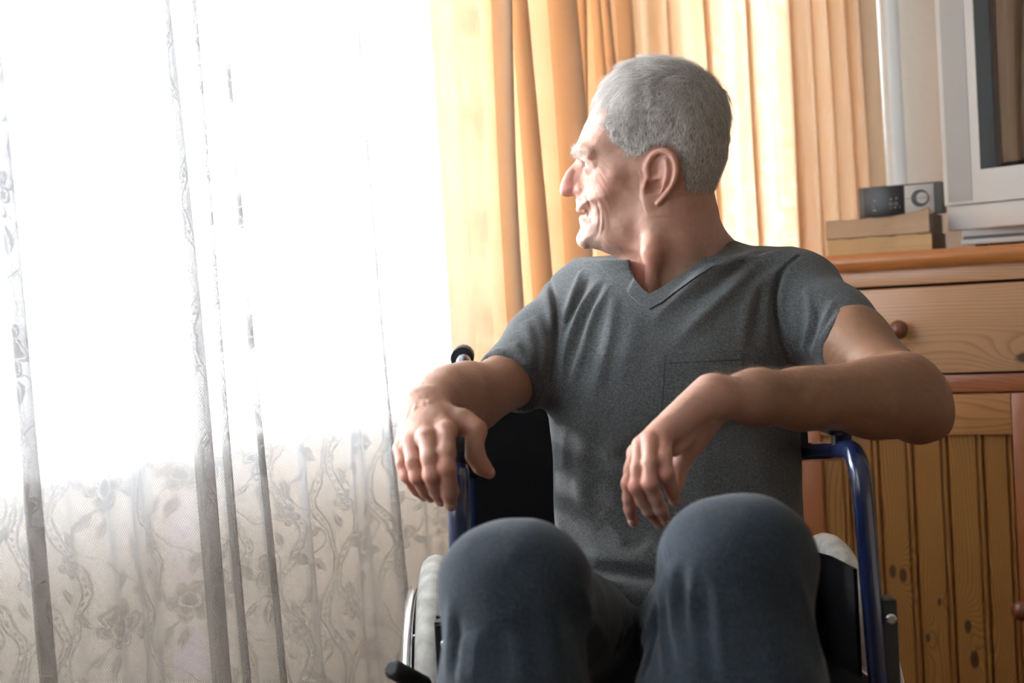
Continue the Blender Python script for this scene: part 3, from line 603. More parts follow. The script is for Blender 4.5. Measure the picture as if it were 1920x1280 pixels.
def relax(V, Q, it=2, lam=.5):
    E = np.concatenate([Q[:, [0, 1]], Q[:, [1, 2]], Q[:, [2, 3]], Q[:, [3, 0]]]); deg = np.bincount(E[:, 0], minlength=len(V))+np.bincount(E[:, 1], minlength=len(V))
    for i in range(it):
        A = np.zeros_like(V)
        for c in range(3): A[:, c] = np.bincount(E[:, 0], V[E[:, 1], c], len(V))+np.bincount(E[:, 1], V[E[:, 0], c], len(V))
        V = V+lam*(A/np.maximum(deg, 1)[:, None]-V)
    return V
def march(f, pts, d0=1.0, d1=2.4):         # first hit of the picture rays on a surface -> camera-space points
    pts = np.array(pts, float); R = np.stack([(pts[:, 0]-960)/FPX, -(pts[:, 1]-640)/FPX, np.ones(len(pts))], 1); t = np.full(len(pts), d0)
    for i in range(110):
        q = f(R*t[:, None]); t = np.minimum(t+np.where(q > .00025, np.maximum(q*.75, .0002), 0), d1)
    return R*t[:, None]
def resample(pl, step):
    pl = np.array(pl, float); out = [pl[0]]
    for a, b in zip(pl[:-1], pl[1:]):
        n = max(1, int(np.ceil(np.linalg.norm(b-a)/step))); out += [a+(b-a)*(i+1)/n for i in range(n)]
    return np.array(out)
def smooth_pl(pl, it=2):
    pl = np.array(pl, float)
    for _ in range(it): pl = np.concatenate([pl[:1], np.stack([pl[:-1]*.75+pl[1:]*.25, pl[:-1]*.25+pl[1:]*.75], 1).reshape(-1, 2), pl[-1:]])
    return pl
def seg_dist(P, A):
    best = np.full(len(P), 9.); tt = np.zeros(len(P)); n = len(A)-1
    for i in range(n):
        ba = A[i+1]-A[i]; h = np.clip(((P-A[i]) @ ba)/(ba @ ba+1e-12), 0, 1); d = np.linalg.norm(P-A[i]-h[:, None]*ba, axis=1); m = d < best; best[m] = d[m]; tt[m] = (i+h[m])/n
    return best, tt
def creases(V, N, f, feats, d0=1.0, step=14):  # feats: (picture polyline, height mm, half-width mm[, taper]) ridges > 0, grooves < 0
    disp = np.zeros(len(V))
    for ft in feats:
        pl, A, sg = ft[:3]; tap = ft[3] if len(ft) > 3 else 1
        p3 = march(f, resample(smooth_pl(pl), step), d0); lo = p3.min(0)-sg*.004; hi = p3.max(0)+sg*.004
        m = np.where(np.all((V > lo) & (V < hi), axis=1))[0]
        if not len(m): continue
        d, t = seg_dist(V[m], p3); q = d/(sg*.001); w = np.exp(-q*q); 
        if tap: w = w*np.clip(np.minimum(t, 1-t)*3.2, 0, 1)**.8
        disp[m] += A*.001*w
    return V+N*disp[:, None]
def fbm(P, scale, oct=3, seed=0):          # cheap smooth pseudo-noise
    r = np.random.default_rng(seed); out = np.zeros(len(P)); a = 1.
    for o in range(oct):
        for j in range(4):
            k = r.normal(size=3); k *= scale*2**o/np.linalg.norm(k); out += a*np.sin(P @ k*2*pi+r.uniform(0, 6.28)+1.5*np.sin(P @ k[[1, 2, 0]]*4+j))
        a *= .5
    return out/6
def blur2(A, s):
    r = int(3*s)+1; x = np.arange(-r, r+1); k = np.exp(-.5*(x/s)**2); k /= k.sum()
    B = np.pad(A, r, mode='edge'); B = sum(k[i]*B[i:i+A.shape[0], :] for i in range(2*r+1)); return sum(k[i]*B[:, i:i+A.shape[1]] for i in range(2*r+1))
def poly_sdf(pts, X, Y):                    # 2-D signed distance, negative inside
    P = np.array(pts, float); d = np.full(X.shape, 1e9); s = np.ones(X.shape, bool); n = len(P)
    for i in range(n):
        a = P[i]; b = P[(i+1) % n]; e = b-a; wx = X-a[0]; wy = Y-a[1]; h = np.clip((wx*e[0]+wy*e[1])/(e @ e), 0, 1); d = np.minimum(d, (wx-e[0]*h)**2+(wy-e[1]*h)**2)
        c1 = Y >= a[1]; c2 = Y < b[1]; c3 = e[0]*wy > e[1]*wx; fl = (c1 & c2 & c3) | (~c1 & ~c2 & ~c3); s ^= fl
    return np.where(s, 1, -1)*np.sqrt(d)

# ------------------------------------------------------------------ the head, sculpted about its own middle plane
HD = 1.80; HC = cs(1222, 300, HD); wdir = -HC/np.linalg.norm(HC); yawh = radians(2.0)
Ud = np.array([1., 0, 0]); Ud = Ud-wdir*(Ud @ wdir); Ud /= np.linalg.norm(Ud); Vd = np.cross(wdir, Ud); Vd = Vd if Vd[1] > 0 else -Vd
Ud, wdir = Ud*cos(yawh)+wdir*sin(yawh)*1, wdir*cos(yawh)-Ud*sin(yawh)
HS = FPX/np.linalg.norm(HC)*1.0             # picture points per metre at the head
MMP = 1000/HS                               # mm per picture point
X0, Y0, XN, YN = 1020, 70, 390, 480
GX, GY = np.meshgrid(np.arange(XN)+X0, np.arange(YN)+Y0)
face = [(1120,192),(1108,212),(1098,234),(1090,252),(1084,268),(1079,279),(1080,285),(1086,291),(1090,297),(1094,306),(1095.5,318),(1095.5,335),(1094,352),(1088,366),(1081.5,374),(1082.5,382),(1084,390),(1086,394.5),(1092,396),(1104,396.5),(1105,399),(1101,402),(1094,405),(1089.5,409),(1088.5,413),(1090,420),(1091,426),(1087.5,433),(1083.5,441),(1082.5,447),(1084.5,455.5),(1090.5,462),(1099,465.5),(1110,463.5),(1127,467),(1144,474),(1166,482),(1186,496),(1215,520),(1290,520),(1335,470),(1331,440),(1326,400),(1330,370),(1343,330),(1354,295),(1357,255),(1354,215),(1342,178),(1318,151),(1290,133),(1255,124),(1220,122),(1180,131),(1150,150),(1132,170)]
nose = [(1096,276),(1087,283),(1086.5,291),(1082.5,299),(1076,307),(1069,314.5),(1063.5,321),(1059,328.5),(1055,338),(1051.8,347),(1050.8,355),(1052.2,361.5),(1056.5,366),(1062,368),(1068,368.2),(1074,367),(1081,369),(1092,372),(1112,366),(1118,345),(1110,310),(1104,285)]
tF = -poly_sdf(face, GX, GY)*MMP; tN = -poly_sdf(nose, GX, GY)*MMP
cp = np.array([(1260,200,77,66),(1200,165,73,58),(1300,220,74,60),(1340,260,66,52),(1140,195,66,54),(1112,235,62,48),(1095,270,58,40),(1330,310,64,48),(1275,320,71,50),(1215,320,71,44),(1165,325,69,44),(1125,318,64,44),(1100,305,57,38),(1092,325,55,46),(1100,350,54,50),(1135,360,61,46),(1098,380,46,32),(1125,395,53,28),(1092,398,38,19),(1093,410,36,18),(1100,430,38,20),(1088,450,26,16),(1100,458,30,16),(1140,440,49,24),(1175,415,58,30),(1225,395,64,34),(1240,360,68,40),(1170,470,48,24),(1230,470,54,34),(1310,390,60,46),(1300,470,58,46)], float)
def idw(col, p=2.6):
    num = np.zeros(GX.shape); den = np.zeros(GX.shape)
    for c in cp: w = 1/(((GX-c[0])**2+(GY-c[1])**2)+60)**(p/2); num += w*c[col]; den += w
    return blur2(num/den, 5)
TF = idw(2); RF = idw(3)
def gz(x, y, sx, sy=None, rot=0):
    sy = sy or sx; c, s = cos(rot), sin(rot); dx = GX-x; dy = GY-y; return np.exp(-.5*(((dx*c+dy*s)/sx)**2+((-dx*s+dy*c)/sy)**2))
relief = -4.0*gz(1152,272,20,24) + 3.0*gz(1142,328,20,9,.35) - 4.0*gz(1158,388,24,28) - 1.5*gz(1178,352,18,12) + 2.0*gz(1220,405,22,16,-.5) - 2.2*gz(1190,445,30,10,.35) + 2.5*gz(1150,452,28,7,.28) + 2.6*gz(1106,283,12,5.5,.5) - 3.0*gz(1128,440,9,16) + 2.2*gz(1108,356,7,12,.3)-2.0*gz(1240,420,14,20)
def groove(pl, A, sg, rid=.45):
    pl = smooth_pl(pl); P = np.stack([GX.ravel(), GY.ravel(), 0*GX.ravel()], 1).astype(float); d, t = seg_dist(P, np.concatenate([pl, np.zeros((len(pl), 1))], 1)); d = d.reshape(GX.shape); t = t.reshape(GX.shape)
    tp = np.clip(np.minimum(t, 1-t)*5, 0, 1)**.6; return tp*(-A*np.exp(-(d/sg)**2)+A*rid*np.exp(-((d-2.2*sg)/(1.2*sg))**2))
relief += groove([(1102,357),(1109,372),(1114,388),(1116,402),(1114,414)], 2.0, 2.4) + groove([(1125,374),(1131,392),(1132,410),(1128,428)], 1.2, 2.2) + groove([(1137,398),(1141,418),(1136,436)], .6, 2.2)
relief += groove([(1117,321),(1119,342),(1128,362),(1140,379),(1148,398)], .6, 1.8) + groove([(1116,318),(1128,332),(1137,347),(1146,362),(1152,382)], .5, 1.7) + groove([(1122,312),(1135,325),(1146,345)], .5, 1.6) + groove([(1120,306),(1134,310),(1148,322)], .45, 1.6) + groove([(1118,300),(1130,298),(1144,304)], .4, 1.6)
relief += groove([(1110,310),(1113,324),(1110,338)], .6, 1.7) + groove([(1200,318),(1203,340),(1204,360)], .8, 2.2) + groove([(1196,325),(1198,345)], .5, 1.8) + groove([(1104,240),(1116,236),(1130,238)], .5, 1.8) + groove([(1100,255),(1112,250),(1126,252)], .5, 1.8) + groove([(1094,468),(1118,474),(1150,484)], .5, 3)
relief += groove([(1097,431),(1104,424),(1110,420)], 1.0, 2.5)
TF = np.maximum(TF+blur2(relief, .7), 8); tF = blur2(tF, 1.2)
TN = 8.2+3.2*np.exp(-((GX-1058)**2+(GY-354)**2)/(2*13.**2))+ 10.5*np.exp(-.5*(((GX-1090)/14.)**2+((GY-357)/11.)**2)) + .35*np.clip(GX-1078-(330-np.clip(GY, 290, 330))*.0, 0, 40)
TN += 1.2*gz(1070,322,8,9); TN -= 1.6*gz(1081,350,3.5,10,.5); RN = np.clip(5.5+.28*(GX-1050), 5.5, 14)+2.5*gz(1056,352,9)
tN = blur2(tN, .8)
def maplook(A, mx, my):
    x = np.clip(mx-X0, 0, XN-1.001); y = np.clip(my-Y0, 0, YN-1.001); i = x.astype(int); j = y.astype(int); fx = x-i; fy = y-j
    return A[j, i]*(1-fx)*(1-fy)+A[j, i+1]*fx*(1-fy)+A[j+1, i]*(1-fx)*fy+A[j+1, i+1]*fx*fy
def head_local(P):
    R = P-HC; return 1222+(R @ Ud)*HS, 300-(R @ Vd)*HS, R @ wdir
def hl(px, py, w): return HC+Ud*((px-1222)/HS)+Vd*((300-py)/HS)+wdir*w   # head-local -> camera space
def shell(t, T, R, w): 
    q = np.sqrt((w*1000/T)**2+(np.maximum(R-t, 0)/R)**2); return (q-1)*np.minimum(T, R)*.001*.92
EYE = (1117.5, 306.5, .0315); EYR = .0116
def ell(P, c, rx, ry, rw, rot=0):          # ellipsoid in head axes (metres)
    R = P-c; u = R @ Ud; v = R @ Vd; w = R @ wdir; cr, sr = cos(rot), sin(rot); a = (u*cr+v*sr)/rx; b = (-u*sr+v*cr)/ry; q = np.sqrt(a*a+b*b+(w/rw)**2); return (q-1)*min(rx, ry, rw)
def hpath(P, pts, k=.002):                 # smooth tube through head-local points (px, py, w, r)
    d = None
    for A, B in zip(pts[:-1], pts[1:]):
        q = capsule(P, hl(*A[:3]), hl(*B[:3])+1e-7, A[3], B[3]); d = q if d is None else smin(d, q, k)
    return d
def earw(px, py): return .0655+np.maximum(px-1208, 0)/HS*.36+.0015*np.sin((py-280)/50.)
HELIX = [(1221,330),(1217,318),(1219,304),(1226,291.5),(1236,285),(1247,283.5),(1257,287),(1265,296),(1269,309),(1269.5,323),(1265,340),(1256,355),(1247,366),(1238,376)]
ANTI = [(1250,300),(1254,312),(1254,326),(1250,340),(1242,351),(1232,356)]
def ear_f(P, sgn):
    e = lambda x, y, dw=0: (x, y, sgn*(earw(x, y)+dw))
    plate = capsule(P, hl(*e(1237,318,-.004)), hl(*e(1240,330,-.004)), .001, .001)
    R = P-hl(*e(1242,327,-.0045)); u = R @ Ud; v = R @ Vd; w = (R @ wdir)*sgn; w = w-u*.36; cr, sr = cos(.30), sin(.30); a = (u*cr-v*sr); b = (u*sr+v*cr)
    plate = (np.sqrt((a/.0185)**2+(b/.0300)**2+(w/.0042)**2)-1)*.0042
    d = smin(plate, hpath(P, [(*e(x, y, .0010+.0015*sin(i*.25)), .0033-.0006*(i > 20)) for i, (x, y) in enumerate(smooth_pl(HELIX, 1))]), .0030)
    d = smin(d, hpath(P, [(*e(x, y, .0005), .0026) for x, y in smooth_pl(ANTI, 1)]), .004)
    lobe = ell(P, hl(*e(1223,373,-.0010)), .0095, .0105, .0046, -.35); d = smin(d, lobe, .004)
    d = smin(d, hpath(P, [(*e(1212,366,-.001), .0040), (*e(1213,350,.0015), .0040), (*e(1216,341,.001), .0036), (*e(1220,333,-.0005), .003)]), .004)
    conch = ell(P, hl(*e(1231,344,.0035)), .0095, .0105, .0125); d = -smin(-d, smin(conch, ell(P, hl(*e(1233,319,.0030)), .0055, .0125, .0060, -.15), .004), .003)
    d = smin(d, hpath(P, [(*e(1221,331,-.0005), .0024), (*e(1232,333,-.0015), .0020), (*e(1243,330,-.0012), .0016)]), .003)
    return d
def face_only(P, off=0.0):
    mx, my, w = head_local(P); t = maplook(tF, mx, my); T = maplook(TF, mx, my); R = maplook(RF, mx, my); return shell(t, T, R, w)
def head_f(P):
    mx, my, w = head_local(P); aw = np.abs(w)
    d = shell(maplook(tF, mx, my), maplook(TF, mx, my), maplook(RF, mx, my), w)
    m = (mx < 1150) & (my > 255) & (my < 440)
    if m.any():
        p = P[m]; dn = shell(maplook(tN, mx[m], my[m]), maplook(TN, mx[m], my[m]), maplook(RN, mx[m], my[m]), w[m]); q = d[m]
        ps = p-(w[m]-aw[m])[:, None]*wdir                         # mirrored to the near side
        sock = ell(ps, hl(1098, 308, .0300), .0120, .0095, .0150); q = -smin(-q, sock, .010)
        q = smin(q, dn, .0045)
        e0 = hl(*EYE); R = ps-e0; r = np.linalg.norm(R, axis=1); u = R @ Ud; v = R @ Vd; lid = r-(EYR+.0019)
        up = -(v*cos(.0)+u*.28-.0020); lo = (v*1.0-u*.30+.0042); gap = np.maximum(np.maximum(up*-1, lo*-1), u+.004)   # < 0 inside the opening
        lid = np.maximum(lid, -np.minimum(np.maximum(np.maximum(v+u*.20-.0019, -(v-u*.22+.0028)), u+.0048), 1)); q = smin(q, lid, .0035)
        bag = hpath(ps, [(1103,316,.021,.0026),(1108,318,.032,.0028),(1116,316,.042,.0026)]); q = smin(q, bag, .006)
        fold = hpath(ps, [(1098,296,.018,.0030),(1104,296,.030,.0038),(1113,300,.042,.0042),(1121,308,.049,.0030)]); q = smin(q, fold, .006)
        brow = hpath(ps, [(1085,285,.010,.0034),(1089,282,.024,.0040),(1099,283,.040,.0038),(1112,290,.050,.0028)]); q = smin(q, brow, .013)
        nos = ell(ps, hl(1072, 368.5, .0062), .0070, .0026, .0034, -.15); q = -smin(-q, nos, .002)
        al = hpath(ps, [(1090,350,.0125,.0050),(1095,357,.0145,.0046),(1090,364,.0130,.0036)]); q = smin(q, al, .0028)
        ul = hpath(ps, [(1087,391.5,0,.0034),(1090,391.5,.010,.0032),(1101,394,.021,.0018)]); q = smin(q, ul, .004)
        ll = hpath(ps, [(1094,407.5,0,.0040),(1097,406.5,.010,.0036),(1106,401.5,.021,.0018)]); q = smin(q, ll, .004)
        d[m] = q
    m = (mx > 1195) & (mx < 1290) & (my > 265) & (my < 400) & (aw > .045)
    if m.any():
        p = P[m]; wm = w[m]; q = d[m]
        for sg in (1, -1):
            k = wm*sg > 0
            if k.any(): q[k] = smin(q[k], ear_f(p[k], sg), .0035)
        d[m] = q
    return d
_hb = np.array([hl(x, y, w) for x in (1030, 1400) for y in (85, 540) for w in (-.095, .095)])
head = Fn(head_f, _hb.min(0), _hb.max(0))

# ------------------------------------------------------------------ neck, arms, hands
neck = Grp([((1268,410,1.81,80),(1275,540,1.82,88)), ((1262,400,1.775,60),(1268,500,1.80,72)), ((1300,430,1.83,40),(1385,545,1.85,62)), ((1215,505,1.83,50),(1150,575,1.86,56))], .02)
neck.add((1232,395,1.764,12),(1222,470,1.742,12),.022).add((1222,470,1.742,12),(1218,560,1.742,9),.022)
neck.add((1186,486,1.80,20),(1194,520,1.78,17),.012).add((1194,520,1.78,17),(1212,575,1.745,15),.012)
chest = Grp([((1090,590,1.84,50),(1280,600,1.80,80)), ((1280,600,1.80,80),(1505,575,1.745,55)), ((1270,570,1.815,80),(1240,760,1.78,85))], .03)
armR = Grp([((1085,585,1.83,62),(985,695,1.74,54)), ((985,695,1.74,54),(888,748,1.645,55)), ((872,748,1.64,54),(846,752,1.58,50)), ((846,752,1.58,50),(806,762,1.48,35)), ((868,725,1.63,32),(818,742,1.53,30))], .03)
armL = Grp([((1510,565,1.74,50),(1600,640,1.64,59)), ((1600,640,1.64,62),(1712,752,1.545,62)), ((1714,756,1.54,60),(1640,752,1.52,62)), ((1640,752,1.52,62),(1500,748,1.47,50)), ((1500,748,1.47,50),(1420,745,1.44,45)), ((1420,745,1.44,45),(1350,744,1.415,37)), ((1752,792,1.55,27),(1725,798,1.55,24)), ((1700,708,1.53,45),(1560,738,1.48,42))], .025)
def hand(fingers, thumb, palm, kf=.0012, kp=.006):
    fs = [Grp([], .004).chain(f) for f in fingers]; th = Grp([], .006).chain(thumb); pl = Grp([], .010)
    for A, B in palm: pl.add(A, B)
    bl = [g.box() for g in fs+[th, pl]]
    def f(P):
        d = fs[0].f(P)
        for g in fs[1:]: d = smin(d, g.f(P), kf)
        d = smin(d, pl.f(P), kp); return smin(d, th.f(P), .005)
    return Fn(f, np.min([b[0] for b in bl], 0), np.max([b[1] for b in bl], 0)), fs+[th]
# his right hand over the end of the armrest
FR = [[(838,809,1.418,18),(837,848,1.398,17),(838,878,1.390,17),(841,905,1.395,15),(843,922,1.400,15.5),(845,946,1.410,12.5)],
      [(800,822,1.415,18),(806,858,1.396,16.8),(810,890,1.392,17),(816,910,1.402,14.5),(821,922,1.410,14.5),(826,938,1.422,12)],
      [(771,833,1.425,17),(775,866,1.405,14.5),(783,893,1.402,15.5),(793,909,1.412,13.5),(799,919,1.418,13.5),(809,931,1.430,11.5)],
      [(752,842,1.437,15),(755,868,1.424,12.5),(764,891,1.420,13.5),(775,908,1.428,11.5),(782,917,1.434,11.5),(796,930,1.444,10)]]
TR = [(822,775,1.462,20),(868,790,1.450,22),(893,806,1.440,18.5),(890,832,1.436,15.5),(891,853,1.434,17),(903,874,1.434,15),(917,886,1.436,12)]
PR = [((800,765,1.480,34),(836,806,1.424,19)),((796,765,1.480,33),(800,820,1.420,19)),((788,768,1.482,31),(772,830,1.430,18)),((780,772,1.485,28),(754,838,1.442,16)),((815,790,1.452,26),(795,815,1.440,28)),((826,775,1.468,22),(880,797,1.446,19)),((850,800,1.448,16),(838,815,1.438,16))]
handR, digR = hand(FR, TR, PR)
# his left hand hanging from the wrist
FL = [[(1243,823,1.370,17),(1246,856,1.356,14),(1249,889,1.352,15.5),(1256,906,1.362,13.5),(1260,916,1.368,13.5),(1266,938,1.380,11.5)],
      [(1220,828,1.366,16.5),(1218,868,1.350,13.5),(1218,905,1.346,14.5),(1229,931,1.356,12.5),(1239,953,1.364,12.5),(1251,979,1.376,10.5)],
      [(1201,837,1.372,16),(1196,876,1.357,13),(1193,912,1.353,13.8),(1205,938,1.363,12),(1217,957,1.370,12),(1237,983,1.384,10)],
      [(1190,850,1.385,13.5),(1182,880,1.372,11.5),(1178,906,1.368,12.5),(1179,934,1.374,10.8),(1181,953,1.380,11),(1188,979,1.390,9.5)]]
TL = [(1330,785,1.435,24),(1298,832,1.425,21),(1275,872,1.418,16),(1268,905,1.412,13),(1262,925,1.408,11)]
PL = [((1338,746,1.415,34),(1244,818,1.376,18)),((1334,740,1.412,32),(1221,824,1.371,17)),((1330,738,1.412,30),(1203,834,1.376,16)),((1326,742,1.416,28),(1191,848,1.388,14)),((1320,775,1.425,28),(1262,835,1.395,22)),((1325,785,1.43,26),(1290,840,1.42,22))]
handL, digL = hand(FL, TL, PL)
body_f, blo, bhi = culled([(head, .012), (neck, .014), (chest, .03), (armR, .03), (armL, .03), (handR, .012), (handL, .012)])
V, Q = polygonize(body_f, blo, bhi, .00135); V = relax(V, Q, 1, .3); N = vnormals(V, Q)
hand_feats = [([(1310,716),(1282,742),(1272,772),(1252,792)],1.0,1.5),([(1292,728),(1262,758),(1236,780),(1222,808)],.9,1.5),([(1326,728),(1306,752),(1292,790)],.8,1.5),([(806,750),(818,776),(812,800),(824,815)],.9,1.6),([(786,752),(788,780),(780,805)],.8,1.5),([(1470,705),(1420,712),(1370,708)],.8,2),([(1600,770),(1520,775),(1450,768)],.7,2.4),([(1320,722),(1282,768),(1246,815)],2.3,2.6),([(1316,716),(1268,768),(1224,820)],2.3,2.6),([(1308,716),(1250,776),(1206,830)],2.0,2.4),([(1296,722),(1240,780),(1196,840)],.9,2.2),([(1328,735),(1300,755),(1270,800)],-.8,4),([(1303,735),(1262,785),(1238,815)],-.7,2.5),([(1290,735),(1248,785),(1218,822)],-.7,2.5),
    ([(1336,760),(1346,776),(1346,784)],-.8,1.8),([(1326,762),(1336,778),(1338,790)],-.7,1.8),([(1316,768),(1326,784),(1328,796)],-.5,1.8),
    ([(1236,888),(1250,884),(1262,888)],.7,2.5),([(1210,904),(1226,902)],.7,2.5),([(1184,911),(1200,909)],.6,2.5),
    ([(800,748),(825,785),(840,808)],2.2,2.6),([(792,748),(800,790),(801,820)],2.2,2.6),([(780,752),(776,800),(771,830)],1.8,2.4),([(768,760),(758,800),(752,840)],.8,2.2),([(812,765),(828,795),(822,818)],-.7,3),([(790,800),(786,830)],-.7,3),
    ([(822,872),(838,868),(855,874)],.8,2.6),([(826,880),(840,884),(854,882)],-.5,1.4),([(826,918),(842,914),(856,918)],.6,2.2),([(827,924),(843,927),(857,925)],-.4,1.2),([(876,852),(892,848),(906,854)],.7,2.4),
    ([(1700,700),(1600,705),(1500,722),(1400,728)],.8,6),([(1560,770),(1460,768),(1390,760)],.6,4),([(1480,725),(1420,722),(1360,722)],.5,3),([(1340,716),(1352,708),(1364,712)],1.5,5)]
V = creases(V, N, body_f, hand_feats)
V = V+N*(fbm(V, 60, 2, 3)*.00035)[:, None]
Vb = V; Qb = Q
def px_of(V): return 960+FPX*V[:, 0]/V[:, 2], 640-FPX*V[:, 1]/V[:, 2]
# the skin's own colouring: ruddy nose, ears, knuckles and neck, tanned forearms
mx, my, mw = head_local(V); vx, vy = px_of(V)
ruddy = np.zeros(len(V)); hh = (vy < 560) & (vx > 1040) & (vx < 1400) & (V[:, 2] < 1.95)
def gb(x, y, s): return np.exp(-((vx-x)**2+(vy-y)**2)/(2*s*s))
ruddy += hh*(.85*gb(1066,350,20)+.5*gb(1245,325,30)+.35*gb(1125,350,26)+.55*gb(1200,520,22)+.35*gb(1220,480,30)+.3*gb(1128,215,25))
for F_ in FR+FL+[TR, TL]:
    for q, a in ((F_[2], .6), (F_[0], .35), (F_[-1], .75)):
        c = cs(*q[:3]); ruddy += a*np.exp(-np.sum((V-c)**2, 1)/(2*.011**2))
tan = np.clip(((vx-1340)/120), 0, 1)*(vy > 560)*1.0 + np.clip((vx-800)/60, 0, 1)*(vx < 1100)*(vy > 560)*.7
lips = hh*(np.exp(-((mx-1089)**2/(2*7.**2)+(my-393.5)**2/(2*2.2**2)))+np.exp(-((mx-1095)**2/(2*8.**2)+(my-405)**2/(2*2.6**2))))*(np.abs(mw) < .026)
stub = hh*np.clip(np.exp(-((mx-1105)**2/(2*26.**2)+(my-440)**2/(2*26.**2)))+.6*np.exp(-((mx-1092)**2/(2*10.**2)+(my-381)**2/(2*7.**2))), 0, 1)
t = NT('weathered_skin'); co = t.coord(); at = t.n('ShaderNodeAttribute', attribute_name='tint'); r_, g_, b_ = t.n('ShaderNodeSeparateColor').outputs[:3]
sp = b_.node; t.put(sp.inputs[0], at.outputs['Color'])
n1 = t.noise(co, 28, 4); n2 = t.noise(co, 160, 3); n3 = t.noise(co, 900, 2)
c = t.mix(t.rng(n1, .3, .7, 0, 1), (.47, .28, .21), (.385, .205, .148)); c = t.mix(t.rng(n2, .35, .75, 0, .45), c, (.42, .20, .14))
c = t.mix(t.M('MULTIPLY', g_, .88, clamp=True), c, (.215, .105, .053)); c = t.mix(t.M('MULTIPLY', r_, .62, clamp=True), c, (.52, .19, .135)); c = t.mix(t.M('MULTIPLY', b_, .35, clamp=True), c, (.52, .44, .40))
spots = t.rng(t.noise(co, 75, 1), .66, .74, 0, .35); c = t.mix(spots, c, (.30, .15, .09))
bp = t.bump(t.M('ADD', t.M('MULTIPLY', n3, .6), n2), .4, .0010)
mat_skin = t.done(t.bsdf(c, .54, 0, bp, Subsurface_Weight=.12, Subsurface_Radius=(.010, .004, .002), Subsurface_Scale=1.0, Specular_IOR_Level=.42))
person = np_mesh('person', to_world(V), Q, mat_skin)
tag(person, 'grey-haired man in grey t-shirt sitting in the wheelchair, gazing towards the lace curtain', 'person')
ca = person.data.color_attributes.new('tint', 'FLOAT_COLOR', 'POINT')
ca.data.foreach_set('color', np.stack([np.clip(ruddy+lips*.9, 0, 1), np.clip(tan, 0, 1), np.clip(stub-lips, 0, 1), np.ones(len(V))], 1).astype(np.float32).ravel())
# eyes
mat_eye = simple('eye_white', (.52, .48, .45), .08); mat_iris = simple('blue_grey_iris', (.07, .10, .13), .05)
for sg in (1, -1):
    c = to_world(hl(EYE[0], EYE[1], sg*EYE[2])); fwd = -(C2W @ Ud); V_, F_ = lathe_geo([(.0002, -EYR)]+[(EYR*sin(a), -EYR*cos(a)) for a in np.linspace(.15, pi-.5, 16)], 24)
    M_ = Matrix.Translation(c) @ Vector(fwd).to_track_quat('Z', 'Y').to_matrix().to_4x4()
    e = mesh_obj('eye', [M_ @ Vector(v) for v in V_], F_, mat_eye, person, True)
    V_, F_ = lathe_geo([(.0056, EYR*cos(.5)+.0001), (.0045, EYR*cos(.5)+.0009), (.0002, EYR*cos(.5)+.0013)], 20); mesh_obj('iris', [M_ @ Vector(v) for v in V_], F_, mat_iris, e, True)
# fingernails
mat_nail = simple('fingernail', (.50, .29, .23), .28)
def nail(tip, prev, dorsal, r):
    a = cs(*prev[:3]); b = cs(*tip[:3]); ax = b-a; ax /= np.linalg.norm(ax); dz = dorsal-ax*(dorsal @ ax); dz /= np.linalg.norm(dz); sx = np.cross(ax, dz); Vn = []; Fn_ = []; rr = r*tip[2]/FPX*1.03
    for i in range(9):
        for j in range(7):
            u = -1+2*i/8; v = -1+2*j/6; ang = v*.95; L = rr*.95
            wv = 1 if abs(u) < .6 else sqrt(max(0, 1-((abs(u)-.6)/.42)**2))
            ang *= wv; p = b+ax*(u*L*.72-.0034)+(dz*cos(ang)+sx*sin(ang))*(rr*(1.0-.06*max(u, 0)))+dz*.0001; Vn.append(to_world(p))
    for i in range(8):
        for j in range(6): Fn_.append((i*7+j, i*7+j+1, (i+1)*7+j+1, (i+1)*7+j))
    o = mesh_obj('fingernail', Vn, Fn_, mat_nail, person, True); m = o.modifiers.new('s', 'SOLIDIFY'); m.thickness = .0006; m.offset = 0
for F_ in FL: nail(F_[-1], F_[-2], np.array([-.35, .1, -.95]), F_[-1][3])
for F_ in FR: nail(F_[-1], F_[-2], np.array([-.25, .1, -.95]), F_[-1][3])
nail(TR[-1], TR[-2], np.array([.55, .45, -.75]), TR[-1][3])
# ------------------------------------------------------------------ t-shirt
def wcs(x, y, z): return (np.array([x, y, z])-CAMP) @ C2W
ROWS = np.array([(500,1095,1460,1.805,.080,.24),(540,1068,1475,1.79,.095,.24),(590,1050,1486,1.775,.106,.22),(650,1040,1490,1.76,.114,.20),(750,1028,1496,1.75,.118,.16),(850,1038,1503,1.745,.118,.12),(950,1038,1502,1.738,.122,.08),(1040,1044,1503,1.722,.132,.05),(1120,1058,1494,1.70,.140,.03),(1200,1085,1475,1.68,.14,.02)], float)
RY = -(ROWS[:, 0]-640)/FPX*1.72; RX0 = (ROWS[:, 1]-960)/FPX*1.73; RX1 = (ROWS[:, 2]-960)/FPX*1.73
_yy = np.linspace(RY[-1]-.03, RY[0]+.03, 300); _o = np.argsort(RY)
def _sm(a): v = np.interp(_yy, RY[_o], a[_o]); k = np.ones(21)/21; return np.convolve(np.pad(v, 10, mode='edge'), k, 'valid')
TCX, TA, TD, TB, TR_ = _sm((RX0+RX1)/2), _sm((RX1-RX0)/2), _sm(ROWS[:, 3]), _sm(ROWS[:, 4]), _sm(ROWS[:, 5])
def loft(P, grow=0.0):
    y = P[:, 1]; g = lambda a: np.interp(y, _yy, a); a = g(TA)+grow; b = g(TB)+grow; r = g(TR_); x = P[:, 0]-g(TCX); z = P[:, 2]-g(TD); c, s = np.cos(r), np.sin(r)
    u = x*c-z*s; v = x*s+z*c; q = ((np.abs(u)/a)**2.5+(np.abs(v)/b)**2.5)**(1/2.5); d = (q-1)*np.minimum(a, b)*.9
    return np.maximum(d, np.maximum(y-RY[0]-.01, RY[-1]-y))
